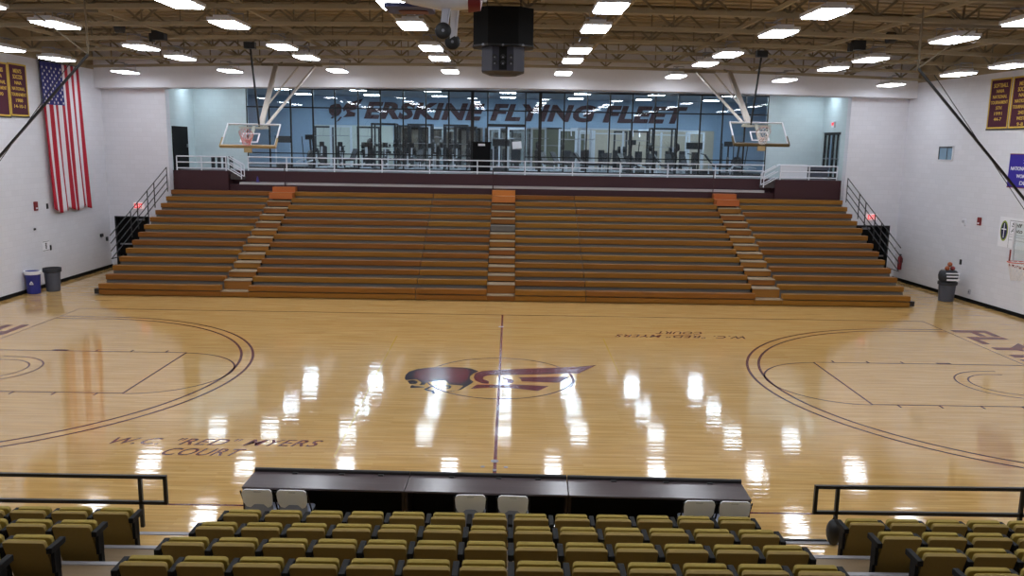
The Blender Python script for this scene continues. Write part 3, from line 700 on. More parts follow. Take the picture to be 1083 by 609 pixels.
treadmill('treadmill behind the glass left of the right hoop', 10.0, 23.2, .25); elliptical('elliptical trainer behind the glass below the right hoop', 11.3, 23.0, -.3); elliptical('elliptical trainer at the far right end behind the glass', 12.4, 23.6, .5); bench('small bench at the far right behind the glass', 10.6, 21.6, 1.2)
def bike(label, x, y, rz=0):
    t = thing('exercise_bike', label, 'exercise bike', (x, y, ZD), rz, 'exercise bikes along the glass')
    MB().box(-.06, .06, -.5, .5, .04, .12).box(-.25, .25, -.5, -.42, 0, .06).box(-.25, .25, .42, .5, 0, .06).build('base', 'machine_white', t)
    MB().tube((-.05, .3, .42), (.05, .3, .42), .27, 18).build('flywheel', 'machine_dark', t); MB().bar((0, .3, .4), (0, .38, 1.15), .06, .06).bar((0, -.25, .1), (0, -.3, .85), .06, .06).bar((0, -.25, .25), (0, .3, .42), .06, .06).build('frame', 'machine_white', t)
    MB().box(-.11, .11, -.45, -.17, .85, .93).build('saddle', 'plate_black', t); MB().tube((-.24, .3, 1.15), (.24, .3, 1.15), .02).box(-.12, .12, .36, .4, 1.12, 1.36).build('handlebar', 'machine_dark', t)
def plate_tree(label, x, y):
    t = thing('plate_tree', label, 'weight rack', (x, y, ZD), 0, 'weight plate trees')
    MB().box(-.04, .04, -.04, .04, 0, 1.35).box(-.35, .35, -.25, .25, 0, .06).build('stand', 'machine_white', t)
    for sx in (-1, 1):
        for z in (.35, .8, 1.2):
            MB().tube((sx*.02, 0, z), (sx*.3, 0, z), .018, 6).tube((sx*.08, 0, z), (sx*.2, 0, z), .22-.05*(z > 1), 14).build('weight_plate', 'plate_black', t)
for i in range(7): bike('dark exercise bike along the glass left of the lectern, %s from the left' % ORD[i], -9.3+i*1.12, 21.5, .35 if i % 2 else -.2)
for i in range(8): bench('white framed bench along the glass right of the centre doors, %s from the left' % ORD[i], 2.1+i*.98, 21.55, (.5, -.4, 1.1, .2)[i % 4])
for i in range(5): plate_tree('weight plate tree in the middle of the weight room, %s from the left' % ORD[i], (-7.2, -3.65, -1.7, 6.1, 9.0)[i], (22.8, 22.7, 23.0, 24.8, 25.6)[i])
for i in range(6): cable_tower('tall white cable tower in the rear row, %s from the left' % ORD[i], (-10.6, -3.9, -.1, 4.4, 6.6, 10.9)[i], (28.6, 26.3, 28.6, 28.4, 29.3, 29.0)[i], 'machine_white' if i % 2 else 'machine_dark', (1.0, .8, .7, .9, .7, 1.0)[i])
# things standing in the lobby
t = thing('lectern', 'tall black lectern box in front of the glass wall', 'lectern', (-1.18, 19.6, ZD))
MB().box(-.41, .41, -.25, .25, 0, 1.42).build('cabinet', 'black_paint', t, bevel=.01); MB().box(-.16, .16, -.262, -.25, 1.28, 1.38).build('label_plate', 'paper_white', t)
MB().box(-.45, .45, -.28, .28, 1.42, 1.47).build('top', 'black_paint', t)
o = MB().box(-.22, .22, -.006, .006, -.17, .17, M=Matrix.Rotation(-.08, 4, 'Y')).build('paper_notice', 'paper_white'); o.location = (.48, 20.196, 5.7); tag(o, 'white paper notice taped to the right glass door', 'notice')
t = thing('stool', 'tall dark metal table frame behind the left lobby rail', 'table', (-13.3, 19.2, ZD))
MB().box(-.45, .45, -.25, .25, .56, .6).build('top', 'charcoal', t)
for sx in (-.42, -.14, .14, .42): MB().box(sx-.02, sx+.02, -.2, .2, 0, .56).build('leg', 'charcoal', t)
t = thing('folding_table', 'white table front standing behind the right lobby rail', 'table', (13.2, 18.4, ZD))
MB().box(-.62, .62, -.02, .02, .02, .62).build('front_panel', 'paper_white', t); MB().box(-.64, .64, -.02, .5, .62, .66).build('top', 'paper_white', t)
t = thing('low_cabinet', 'low dark cabinet between the white table and the double doors', 'cabinet', (14.35, 18.6, ZD))
MB().box(-.4, .4, -.3, .3, 0, .3).build('body', 'bin_grey', t); MB().box(-.42, .42, -.32, .32, .42, .6).build('upper_box', 'bin_grey', t); MB().box(-.36, .36, -.26, .26, .3, .42).build('gap', 'black_paint', t)
t = thing('marker_cone', 'small purple cone standing on the cross walk strip', 'cone', (-11.25, 17.8, 3.86))
MB().lathe([(.1, 0), (.1, .02), (.07, .03), (.02, .26)], 14).build('cone', 'purple_plastic', t)
for nm, x in (('left', -9.92), ('centre', -.59), ('right', 9.3)):
    t = thing('aisle_post', 'slim dark post at the top of the %s bleacher aisle' % nm, 'post', (x, 17.42, 3.70), 0, 'posts at the top of the aisles')
    MB().tube((0, 0, 0), (0, 0, .8), .022, 8).build('post', 'maroon_wall', t); MB().tube((0, 0, .8), (.0, .16, .92), .022, 8).build('grip', 'maroon_wall', t)
# black guard rails at the two ends of the bleachers
for nm, x, sg in (('left', -15.02, -1), ('right', 15.16, 1)):
    t = thing('end_guard_rail', 'black sloping guard rail at the %s end of the bleachers' % nm, 'railing', (x, 14.2, 0), 0, 'guard rails at the bleacher ends')
    k0, k1 = 2.4, 11.9
    Pz = lambda k, h: Vector((0, ry(k)-14.2, rzz(k)+h))
    for h in (.12, .42, .72, 1.02): MB().tube(Pz(k0, h), Pz(k1, h), .02, 6).build('rail_bar', 'black_metal', t)
    for k in (11.9, 9.5, 8.3, 6.6, 5.5): MB().tube(Pz(k, -.05), Pz(k, 1.02), .022, 6).build('post', 'black_metal', t)
    MB().tube(Pz(k0, .12), Pz(k0, .12)+Vector((0, 1.0, 0)), .018, 6).build('foot_rail', 'black_metal', t)
# ------------------------------------------------------------------ things on the walls
def on_left(u, v): return at(u, v, (1, 0, 0), XL)
NRW = Vector((1, .08, 0)); DRW = 17.55+17*.08
def on_right(u, v): return at(u, v, NRW, DRW)
RZL, RZR = PI/2, math.atan2(-1, .08)
def wall_thing(name, label, cat, p, side, group=None): return thing(name, label, cat, p, RZL if side == 'L' else (RZR if side == 'R' else 0), group)
# flag, hung with its stars at the upper left
t = wall_thing('flag', 'large United States flag hanging full length on the left wall', 'flag', (XL+.06, 13.55, 2.95), 'L')
FW, FH, nx, nz_ = 2.85, 5.6, 65, 60
def fpt(i, j):
    s_, z = i/nx, j/nz_; low = 1-z
    return Vector(((s_-.5)*FW + .18*low*low, -.05-.045*(1+math.sin(s_*26+2*z))*low**.7-.01*math.sin(s_*60), z*FH - .18*low*abs(math.sin(s_*7.5))*low - .0))
fb = MB()
vs = [fpt(i, j) for j in range(nz_+1) for i in range(nx+1)]
fb.v = [tuple(v) for v in vs]
for nm in ('flag_red', 'flag_white', 'flag_blue'): fb.mi(nm)
for j in range(nz_):
    for i in range(nx):
        fb.f.append((j*(nx+1)+i, j*(nx+1)+i+1, (j+1)*(nx+1)+i+1, (j+1)*(nx+1)+i))
        fb.m.append(2 if (i < 35 and j >= 43) else (i//5) % 2)
cloth = fb.build('cloth', None, t, smooth=True)
so = cloth.modifiers.new('solid', 'SOLIDIFY'); so.thickness = .006
st = MB()
for r_ in range(11):
    for c_ in range(9 if r_ % 2 == 0 else 8):
        pass
for a in range(9):
    for b in range(6 if a % 2 == 0 else 5):
        i = 2.6 + a*3.75; j = 43.9 + (b+(.0 if a % 2 == 0 else .5))*2.75
        c0 = fpt(i, j)+Vector((0, -.008, 0)); pts = []
        for k in range(10):
            rr = .062 if k % 2 == 0 else .026; an = PI/2+k*PI/5; pts.append(c0+Vector((rr*math.cos(an), 0, rr*math.sin(an))))
        st.prism(pts, (0, -.003, 0))
st.build('stars', 'flag_white', t)
MB().tube((-FW/2-.05, -.04, FH+.01), (FW/2+.05, -.04, FH+.01), .02).build('hanging_rod', 'black_metal', t)
def banner(name, label, p, side, w, h, lines, group, cap=.12):
    p = (p[0]+(.008 if side == 'L' else -.008), p[1], p[2]); t = wall_thing(name, label, 'banner', p, side, group)
    MB().box(-w/2, w/2, -.02, -.008, 0, h).build('cloth', 'banner_maroon', t)
    b = .055
    MB().box(-w/2, w/2, -.028, -.018, 0, b).box(-w/2, w/2, -.028, -.018, h-b, h).box(-w/2, -w/2+b, -.028, -.018, 0, h).box(w/2-b, w/2, -.028, -.018, 0, h).build('gold_border', 'banner_gold', t)
    MB().box(-w/2-.02, w/2+.02, -.03, -.0, -.05, 0).build('bottom_rod', 'black_metal', t)
    n = len(lines)
    for k, s_ in enumerate(lines):
        wd = min(w*.80, len(s_)*.098 if len(s_) > 4 else len(s_)*.105)
        lettering('lettering', s_, 'banner_gold', (0, -.024, h*(.86-.112*k)), (1, 0, 0), (0, 0, 1), wd, cap*(1.25 if k < 2 and 'S' in s_ and k*1 < 2 else 1), t, 0, .008, .006)
GB = 'maroon championship banners'
pL = (XL, 10.78, 6.45)
banner('banner', "maroon gold-edged men's soccer banner nearest the flag on the left wall", pL, 'L', 1.12, 1.85, ["MEN'S", 'SOCCER', 'NAIA', 'NATIONAL', 'TOURNAMENT', '1988', '14-10-1'], GB)
banner('banner', 'maroon gold-edged banner at the left edge, left of the soccer banner', (XL, 9.62, 6.42), 'L', 1.12, 1.85, ['TENNIS', 'NAIA', 'NATIONAL', 'TOURNAMENT', '1990'], GB)
def rw(y): return (xr(y), y)
for y, lab, ln in ((10.95, 'maroon gold-edged softball banner on the right wall, left one of the pair', ['SOFTBALL', 'NAIA', 'NATIONAL', 'TOURNAMENT', '5TH', '1991', '44-7']),
                   (9.72, "maroon gold-edged men's soccer banner at the right edge of the right wall", ["MEN'S", 'SOCCER', 'NAIA', 'NATIONAL', 'TOURNAMENT', '2ND', 'WEST', '9-8'])):
    banner('banner', lab, (xr(y), y, 6.58), 'R', 1.17, 1.8, ln, GB)
p = on_right(1065, 198); t = wall_thing('pennant_banner', 'blue rectangular national championship banner low on the right wall', 'banner', (xr(p.y-1.0), p.y-1.0, p.z), 'R')
MB().box(-1.0, 1.0, -.02, -.006, 0, 1.2).build('cloth', 'banner_blue', t)
MB().box(-1.0, 1.0, -.026, -.012, 1.17, 1.2).box(-1.0, 1.0, -.026, -.012, 0, .03).build('red_edge', 'dull_red', t)
for s_, z, w in (('2012', .93, .5), ('NATIONAL CHAMPIONS', .68, 1.76), ("WOMEN'S DIV", .42, 1.1), ('DIV. II', .18, .7)):
    lettering('lettering', s_, 'banner_white', (0, -.024, z), (1, 0, 0), (0, 0, 1), w, .13, t, 0, .01, .006)
p = on_right(1057, 244); w = 1.6
t = wall_thing('sponsor_banner', 'white banner with a navy oval cross emblem on the right wall', 'banner', (xr(p.y-.8), p.y-.8, p.z-.55), 'R')
MB().box(-.8, .8, -.02, -.006, 0, 1.08).build('cloth', 'banner_white', t)
for nm, rx, rz_, dy, m in (('emblem_ring', .20, .37, 0, 'emblem_green'), ('emblem_oval', .16, .31, .004, 'emblem_navy')):
    MB().prism([(-.52+rx*math.cos(2*PI*k/28), -.021-dy, .58+rz_*math.sin(2*PI*k/28)) for k in range(28)], (0, -.004, 0)).build(nm, m, t)
MB().box(-.535, -.505, -.034, -.028, .33, .85).box(-.64, -.40, -.034, -.028, .62, .66).build('emblem_cross', 'banner_white', t)
MB().box(-.24, -.232, -.024, -.019, .0, 1.0).box(-.24, .76, -.024, -.019, .97, .985).build('frame_line', 'charcoal', t)
for s_, z, w_ in (('Self', .84, .55), ('Auto', .64, .6)): lettering('lettering', s_, 'charcoal', (.14, -.023, z), (1, 0, 0), (0, 0, 1), w_, .15, t, .2, .01, .005)
MB().box(-.2, .7, -.024, -.019, .48, .50).box(-.2, .6, -.024, -.019, .40, .42).box(-.2, .65, -.024, -.019, .28, .30).build('text_line', 'sign_grey', t)
# small window in the right wall
p0, p1 = on_right(993, 154), on_right(1006.5, 170)
t = struct(MB().box(-.55, .55, -.02, .0, -.3, -.26).box(-.55, .55, -.02, .0, .26, .3).box(-.55, -.4, -.02, .0, -.3, .3).box(.5, .55, -.02, .0, -.3, .3), 'window_40', 'wall_paint')
t.location = ((p0+p1)/2)+Vector((-.01, 0, 0)); t.rotation_euler = (0, 0, RZR)
MB().box(-.4, .5, -.018, -.008, -.26, .26).build('pane', 'window_sky', t); MB().box(-.4, -.34, -.03, -.0, -.26, .26).box(-.4, .5, -.03, 0, .2, .26).box(.16, .19, -.03, 0, -.26, .26).build('window_frame', 'black_metal', t)
def wall_box(name, label, cat, p, side, w, h, d, m, extra=None, group=None):
    t = wall_thing(name, label, cat, p, side, group)
    MB().rbox(-w/2, w/2, -d, -.004, -h/2, h/2, min(w, h)*.15).build('case', m, t)
    if extra: extra(t)
    return t
def alarm_parts(t): MB().box(-.05, .05, -.075, -.06, -.1, -.05).build('pull_handle', 'white_metal', t); MB().box(-.07, .07, -.065, -.06, .06, .1).build('face_strip', 'dull_red', t)
def knob(t): MB().box(-.02, .02, -.055, -.04, -.03, .03).build('switch', 'charcoal', t)
AG = 'red fire alarm boxes'
wall_box('fire_alarm', 'red fire alarm box on the left wall left of the flag hem', 'fire alarm', on_left(37, 218), 'L', .2, .34, .06, 'dull_red', alarm_parts, AG)
wall_box('fire_alarm', 'red fire alarm box on the right wall left of the blue banner', 'fire alarm', on_right(1036.5, 234), 'R', .18, .30, .06, 'dull_red', alarm_parts, AG)
wall_box('wall_switch', 'small dark switch box tucked beside the bottom of the flag', 'switch', on_left(49.5, 218), 'L', .09, .2, .04, 'charcoal', knob)
wall_box('wall_sensor', 'tiny dark wall button below the left fire alarm', 'button', on_left(36.3, 242.3), 'L', .1, .08, .03, 'charcoal', knob)
wall_box('wall_switch', 'small black box right of the notice on the left wall', 'switch', on_left(53, 261.8), 'L', .08, .2, .04, 'black_metal', knob)
wall_box('wall_outlet', 'small black wall box near the left doorway, left one of two', 'outlet', on_left(107, 248.8), 'L', .24, .14, .05, 'black_metal', knob)
wall_box('wall_outlet', 'small black wall box near the left doorway, right one of two', 'outlet', on_left(112.6, 252.5), 'L', .14, .18, .05, 'black_metal', knob)
p = on_left(48.5, 260); t = wall_thing('notice', 'white printed notice on the left wall above the bins', 'notice', p, 'L')
MB().box(-.26, .26, -.012, -.004, -.2, .2).build('sheet', 'banner_white', t)
pr = MB()
for z in (-.17, .17): pr.box(-.23, .23, -.016, -.011, z-.008, z+.008)
for z in (-.08, -.03, .03, .09): pr.box(-.06, .06, -.016, -.011, z-.012, z+.012)
pr.box(-.02, .02, -.016, -.011, -.12, .12); pr.build('print', 'charcoal', t)
wall_box('thermostat', 'white thermostat box on the right wall above the trash can', 'thermostat', on_right(1020, 235), 'R', .22, .26, .06, 'white_metal', lambda t: MB().box(-.06, .06, -.07, -.06, -.02, .08).build('dial', 'sign_grey', t))
wall_box('wall_switch', 'small black box on the right wall just above the overfilled trash can', 'switch', on_right(1016.5, 277), 'R', .1, .2, .04, 'black_metal', knob)
wall_box('wall_outlet', 'small grey outlet low on the right wall beside the trash can', 'outlet', on_right(1025.5, 308.5), 'R', .12, .2, .03, 'sign_grey', knob)
wall_box('wall_switch', 'small black plate on the back wall beside the right doorway', 'switch', on_y(947.5, 263, YB)+Vector((0, 0, 0)), 'B', .08, .16, .03, 'black_metal', knob)
p = on_right(954, 276); p.z = .95
t = wall_thing('fire_extinguisher', 'red fire extinguisher on the right wall near the far corner', 'fire extinguisher', p, 'R')
MB().lathe([(.085, -.42), (.09, -.40), (.09, .12), (.05, .2), (.03, .22)], 16, M=Matrix.Translation((0, -.1, 0))).build('cylinder', 'dull_red', t, smooth=True)
MB().box(-.03, .03, -.14, -.06, .22, .28).build('valve', 'black_metal', t); MB().path([(.03, -.12, .25), (.11, -.13, .2), (.12, -.13, -.1)], .014).build('hose', 'black_metal', t)
MB().box(-.06, .06, -.02, 0, -.1, .1).build('bracket', 'black_metal', t)
for nm, u, v in (('left', 147, 217.5), ('right', 921.5, 229.5)):
    p = on_y(u, v, YB-.02); t = thing('exit_sign', 'red lit EXIT sign above the %s doorway behind the guard rail' % nm, 'exit sign', p, 0, 'EXIT signs above the doorways')
    MB().box(-.22, .22, -.06, .02, -.14, .14).build('case', 'exit_face', t)
    lettering('lettering', 'EXIT', 'exit_red', (0, -.064, 0), (1, 0, 0), (0, 0, 1), .36, .19, t, 0, .02, .008)
p = on_right(880, 131); t = thing('exit_sign', 'small white EXIT sign above the double doors of the lobby', 'exit sign', (15.02, 18.75, 6.86), -PI/2, 'EXIT signs above the doorways')
MB().box(-.16, .16, -.06, .02, -.13, .13).build('case', 'white_metal', t); lettering('lettering', 'EXIT', 'exit_red', (0, -.064, .03), (1, 0, 0), (0, 0, 1), .26, .12, t, 0, .02, .008)
# bins
t = thing('recycling_bin', 'blue recycling bin with a white liner edge against the left wall', 'bin', (XL+.29, 10.25, 0))
MB().lathe([(.20, 0), (.22, .02), (.26, .78), (.275, .80), (.275, .84), (.245, .84), (.23, .1)], 24).build('body', 'bin_blue', t, smooth=True)
MB().lathe([(.275, .72), (.285, .74), (.285, .845), (.25, .85), (.262, .73)], 24).build('liner', 'banner_white', t, smooth=True)
MB().bar((.02, -.262, .38), (.14, -.262, .38), .03).bar((.02, -.262, .38), (.08, -.262, .48), .03).bar((.14, -.262, .38), (.08, -.262, .48), .03).build('recycling_mark', 'banner_white', t)
t = thing('trash_can', 'grey trash can with black rim beside the blue recycling bin', 'bin', (-16.98, 10.82, 0))
MB().lathe([(.22, 0), (.24, .02), (.28, .74)], 24).build('body', 'bin_grey', t, smooth=True); MB().lathe([(.29, .72), (.32, .74), (.32, .88), (.27, .88), (.26, .75)], 24).build('rim', 'charcoal', t, smooth=True)
pc = on_floor(1004, 319.5)+Vector((0, .28, 0))
t = thing('trash_can', 'grey trash can by the right wall, piled over with rubbish', 'bin', pc)
MB().lathe([(.25, 0), (.27, .02), (.31, .66)], 24).build('body', 'bin_grey', t, smooth=True); MB().lathe([(.32, .64), (.35, .66), (.35, .76), (.30, .76), (.28, .66)], 24).build('rim', 'charcoal', t, smooth=True)
t = thing('bin_bag', 'dark plastic bag with white print bulging from the right trash can', 'bag', pc+Vector((0, 0, .74)))
MB().lathe([(.27, 0), (.34, .12), (.36, .26), (.33, .40), (.27, .46)], 18).build('bag', 'charcoal', t, smooth=True)
MB().box(-.22, .26, -.365, -.33, .10, .16).box(-.24, .24, -.365, -.34, .24, .29).box(-.26, .26, -.36, -.32, .36, .40).build('white_print', 'banner_white', t)
for x, y, z, r, m, lab in ((-.11, -.08, .55, .09, 'orange_ball', 'orange red ball lying on top of the bag, left side'), (.10, -.08, .55, .09, 'dull_red', 'orange red ball lying on top of the bag, right side'), (.0, -.04, .70, .09, 'orange_ball', 'brown orange ball topmost on the bag of the right trash can')):
    o = MB().ball((0, 0, 0), r).build('ball', m, smooth=True); o.location = pc+Vector((x, y, .74+z)); tag(o, lab, 'ball', 'balls on the overfilled trash can')
# ------------------------------------------------------------------ basketball hoops
def hoop_parts(t, M, pad, rim_m='rim_orange'):
    """backboard, frame, square, pad, rim and net; local: board in the xz plane, rim towards -y, origin at the centre of the board's lower edge"""
    def B(mb, nm, m, parent=t, **k):
        mb.v = [tuple(M @ Vector(v)) for v in mb.v]; return mb.build(nm, m, parent, **k)
    bd = B(MB().box(-.89, .89, -.012, .0, .02, 1.06), 'backboard', 'board_glass')
    B(MB().box(-.915, .915, -.03, .03, -.01, .03).box(-.915, .915, -.03, .03, 1.04, 1.075).box(-.915, -.875, -.03, .03, 0, 1.07).box(.875, .915, -.03, .03, 0, 1.07), 'frame', 'white_metal')
    B(MB().box(-.305, .305, -.018, -.012, .15, .20).box(-.305, .305, -.018, -.012, .56, .61).box(-.305, -.255, -.018, -.012, .15, .61).box(.255, .305, -.018, -.012, .15, .61), 'target_square', 'white_metal', bd)
    B(MB().box(-.93, .93, -.05, .05, -.06, .0).box(-.94, -.90, -.05, .05, -.06, .36).box(.90, .94, -.05, .05, -.06, .36), 'edge_pad', pad)
    rim = MB().path([(.235*math.cos(2*PI*k/20), -.38+.235*math.sin(2*PI*k/20), .16) for k in range(20)], .011, 6, closed=True)
    rim.box(-.08, .08, -.16, -.02, .10, .17)
    ro = B(rim, 'rim', rim_m)
    return B
def net_mesh(c, up, ax, r=.22, h=.42, tilt=None):
    """net hanging straight down under a ring centred at c, ring spanned by two vectors"""
    mb = MB(); n = 12; lv = 6
    def pt(i, j):
        f = j/lv; rr = r*(1-.45*f); a = 2*PI*(i+(.5 if j % 2 else 0))/n
        return c + ax[0]*(rr*math.cos(a)) + ax[1]*(rr*math.sin(a)*(1-f*.3)) + Vector((0, 0, -h*f))
    for j in range(lv):
        for i in range(n):
            mb.tube(pt(i, j), pt(i, j+1), .007, 4); mb.tube(pt(i, j), pt(i-1 if j % 2 == 0 else i+1, j+1), .007, 4)
    return mb
for nm, uC, top, b1, b2, st_ in (('left', -8.6, (-9.45, 14.9, 8.75), (-8.55, 14.9, 8.7), (-7.85, 14.9, 8.75), (-8.62, 8.75)), ('right', 8.57, (9.1, 14.9, 8.75), (8.5, 14.9, 8.7), (7.75, 14.9, 8.75), (8.6, 8.75))):
    zc0 = 5.53 if nm == 'left' else 5.86
    org = Vector((uC, 8.12, zc0))
    t = thing('practice_hoop', 'folded-up glass practice hoop hanging on the %s in front of the lobby' % nm, 'basketball hoop', org, 0, 'practice hoops folded up to the roof')
    th = math.radians(47)
    M = Matrix.Rotation(-th, 4, 'X')
    B = hoop_parts(t, M, 'pad_beige' if nm == 'left' else 'pad_olive', 'rim_faded')
    rc = M @ Vector((0, -.38, .16)); ax1, ax2 = Vector((1, 0, 0)), (M.to_3x3() @ Vector((0, 1, 0)))
    net_mesh(rc, None, (ax1, ax2), .22, .34).build('net', 'net_pink' if nm == 'left' else 'net_white', t)
    # small dangling pad under the board
    MB().box(-.12, .12, -.06, .06, -.22, -.06).build('mount_pad', 'pad_beige', t)
    back = M @ Vector((0, .06, 1.0)); mid = M @ Vector((0, .06, .5))
    rel = lambda p: Vector(p)-org
    sg = 1 if nm == 'left' else -1
    m_ = MB().bar(back + Vector((sg*.22, 0, 0)), rel(top), .16, .16); m_.bar(M @ Vector((-.5, .05, .95)), M @ Vector((.5, .05, .95)), .07, .07).bar(M @ Vector((0, .05, .1)), M @ Vector((0, .05, 1.0)), .10, .08)
    m_.build('mast', 'mast_paint', t)
    sg = 1 if nm == 'left' else -1
    MB().bar(back+Vector((sg*.34, .1, 0)), rel(b2), .07, .07).build('brace', 'mast_paint', t)
    MB().bar((back+rel(top))*.32 + back*.36+Vector((sg*.2, 0, 0)), rel(b1), .05, .05).build('brace', 'mast_paint', t)
    MB().bar(back+Vector((sg*.18, .0, 0)), Vector((0, st_[1]-org.y, 8.86-org.z)), .055, .055).build('hoist_strap', 'black_metal', t)
    MB().box(-.18, .18, st_[1]-org.y-.12, st_[1]-org.y+.12, 8.74-org.z, 8.95-org.z).build('hoist', 'black_metal', t)
    MB().bar(rel((top[0]-1.2*sg*0-.6, 14.9, 8.78)), rel((top[0]+sg*1.9+.0, 14.9, 8.78)), .10, .10).bar(rel((top[0], 14.9, 8.78)), rel((top[0], 15.85, 8.95)), .06).bar(rel((b2[0], 14.9, 8.78)), rel((b2[0], 15.85, 8.95)), .06).build('roof_bracket', 'truss_dark', t)
# game hoops at both ends of the court; their black braces run up into the picture
for nm, sg in (('left', -1), ('right', 1)):
    org = Vector((12.98*sg, 0, 2.92))
    t = thing('game_hoop', 'roof-hung game hoop at the %s end of the court with a long black brace' % nm, 'basketball hoop', org, 0, 'game hoops at the ends of the court')
    M = Matrix.Rotation(PI/2*(-1 if sg > 0 else 1), 4, 'Z')
    B = hoop_parts(t, M, 'dull_red')
    rc = M @ Vector((0, -.38, .16)); net_mesh(rc, None, (Vector((1, 0, 0)), Vector((0, 1, 0))), .225, .45).build('net', 'net_white', t)
    MB().bar((sg*.12, 0, .1), (sg*.12, 0, 1.1), .1, .1).bar((sg*.12, 0, 1.0), (sg*1.0, 0, 6.0-.3), .16, .16).build('mast', 'mast_paint', t)
    MB().bar((sg*.1, 0, 1.15), Vector((9.70*sg, 0, 7.62))-org, .05, .05).build('brace', 'black_metal', t)
    MB().tube((sg*.1, .3, 1.05), Vector((10.25*sg, .3, 7.5))-org, .009, 5).build('cable', 'black_metal', t)
    top = Vector((9.70*sg, 0, 7.62))-org
    MB().tube(top+Vector((0, 0, -.04)), Vector((9.70*sg, 0, 9.0))-org, .022, 6).tube(top, Vector((11.2*sg, .4, 8.66))-org, .018, 6).bar(Vector((9.6*sg, .4, 8.66))-org, Vector((14.0*sg, .4, 8.60))-org, .07, .07).bar(Vector((13.98*sg, -1.7, 8.62))-org, Vector((13.98*sg, 1.3, 8.62))-org, .08).build('roof_frame', 'truss_dark', t)
# winches and odd boxes in the roof
WG = 'dark winches hung in the roof'
for lab, u, v, yy, s_ in (('dark round winch in the roof, upper left of the picture', 126.5, 29, 5.4, .22), ('dark box winch in the roof, upper left, right of the round winch', 168, 37.5, 6.6, .30), ('dark box winch in the roof at the right, beside a lamp', 907, 48, 6.6, .34), ('dark round winch in the roof at the right, above the box winch', 942, 40, 4.8, .22)):
    p = on_y(u, v, yy); t = thing('winch', lab, 'winch', p, 0, WG)
    if s_ < .25: MB().tube((-.10, 0, 0), (.10, 0, 0), s_*.75, 16).build('drum', 'charcoal', t)
    else: MB().box(-.17, .21, -.13, .13, -.14, .14).box(-.27, -.17, -.1, .1, -.19, .06).build('motor_case', 'charcoal', t)
    MB().bar((0, 0, .1), (0, 0, 9.05-p.z), .05).build('bracket', 'truss_dark', t)
p = on_y(609, 12, .2); t = thing('air_vent', 'square beige air vent frame in the roof right of the speaker cluster', 'vent', (p.x, .2, 9.05))
MB().box(-.8, .8, -.5, .5, 0, .05).build('vent_face', 'truss_paint', t); MB().box(-.72, .72, -.42, .42, -.015, .0).build('grille', 'truss_dark', t); MB().box(-.7, .7, -.4, .4, .05, .9).build('duct', 'truss_paint', t)
# ------------------------------------------------------------------ speaker cluster over centre court
t = thing('speaker_cluster', 'big black hanging speaker cluster above the centre of the court', 'speaker', (-.02, .35, 7.3))
def octo(mb, w, d, z0, z1, w2=None, d2=None, m=None):
    w2 = w2 or w; d2 = d2 or d
    base = lambda w, d, z: [Vector((w*x, d*y, z)) for x, y in ((-1, -.5), (-.5, -1), (.5, -1), (1, -.5), (1, .5), (.5, 1), (-.5, 1), (-1, .5))]
    a, b = base(w, d, z0), base(w2, d2, z1)
    mb.add(a+b, [tuple(range(8))[::-1], tuple(range(8, 16))]+[(i, (i+1) % 8, 8+(i+1) % 8, 8+i) for i in range(8)], m); return mb
octo(MB(), .70, .62, .69, 1.52).build('upper_cabinet', 'black_paint', t)
octo(MB(), .715, .635, .655, .69).build('shelf_frame', 'black_metal', t)
lo = octo(MB(), .50, .48, .10, .66).build('lower_cabinet', 'speaker_grey', t)
octo(MB(), .30, .28, .02, .10, .50, .48).build('bottom_cone', 'speaker_grey', t)
MB().box(-.09, .09, -.49, -.478, .12, .64).build('centre_grille', 'black_paint', t)
for x in (-.19, 0, .19):
    for z in (.28, .42):
        yy = -.47 if abs(x) < .2 else -.4
        MB().tube((x, yy, z), (x, yy-.03, z), .055, 14).build('driver', 'black_metal', lo); MB().tube((x, yy-.025, z-.02), (x, yy-.035, z-.02), .018, 8).build('driver_cap', 'grey_metal', lo)
for x in (-.4, .4):
    for y in (-.3, .3): MB().tube((x, y, 1.6), (x, y, 2.7), .012, 5).build('hanging_chain', 'black_metal', t)
for x in (-.46, 0, .46): MB().lathe([(.03, 0), (.03, .03)], 8, M=Matrix.Translation((x, -.62 if abs(x) < .4 else -.60, .66)) @ Matrix.Rotation(PI/2, 4, 'X')).build('eye_bolt', 'grey_metal', t)
# ------------------------------------------------------------------ model aeroplane
ap = Vector((-.75, -5.9, 7.42))
t = thing('model_aeroplane', 'large model aeroplane hanging from the roof left of the speakers, wheels down', 'model aeroplane', ap)
def loft(secs, m):
    mb = MB(); n = 12; vs = []
    for x, cz, ry_, rz_ in secs: vs += [Vector((x, ry_*math.cos(2*PI*k/n), cz+rz_*math.sin(2*PI*k/n))) for k in range(n)]
    fs = [(j*n+k, j*n+(k+1) % n, (j+1)*n+(k+1) % n, (j+1)*n+k) for j in range(len(secs)-1) for k in range(n)] + [tuple(range(n)), tuple(range((len(secs)-1)*n, len(secs)*n))]
    return mb.add(vs, fs)
loft([(.22, .66, .17, .22), (-.2, .66, .2, .25), (-.7, .72, .18, .22), (-1.6, .86, .07, .10)], 0).build('fuselage', 'plane_white', t, smooth=True)
loft([(.45, .62, .05, .07), (.42, .62, .13, .2), (.22, .64, .18, .25)], 0).build('cowl', 'plane_red', t, smooth=True)
MB().tube((.45, 0, .62), (.55, 0, .62), .05, 10, r2=.01).build('spinner', 'white_metal', t)
MB().bar((.5, -.3, .52), (.5, .3, .72), .05, .015).build('propeller', 'net_white', t)
MB().rbox(-.75, -.15, -1.5, 1.5, .92, .99, .1, ax='z').build('wing', 'plane_blue', t)
MB().rbox(-.75, -.15, 1.0, 1.52, .915, .995, .1, ax='z').rbox(-.75, -.15, -1.52, -1.0, .915, .995, .1, ax='z').build('wing_tip', 'plane_orange', t)
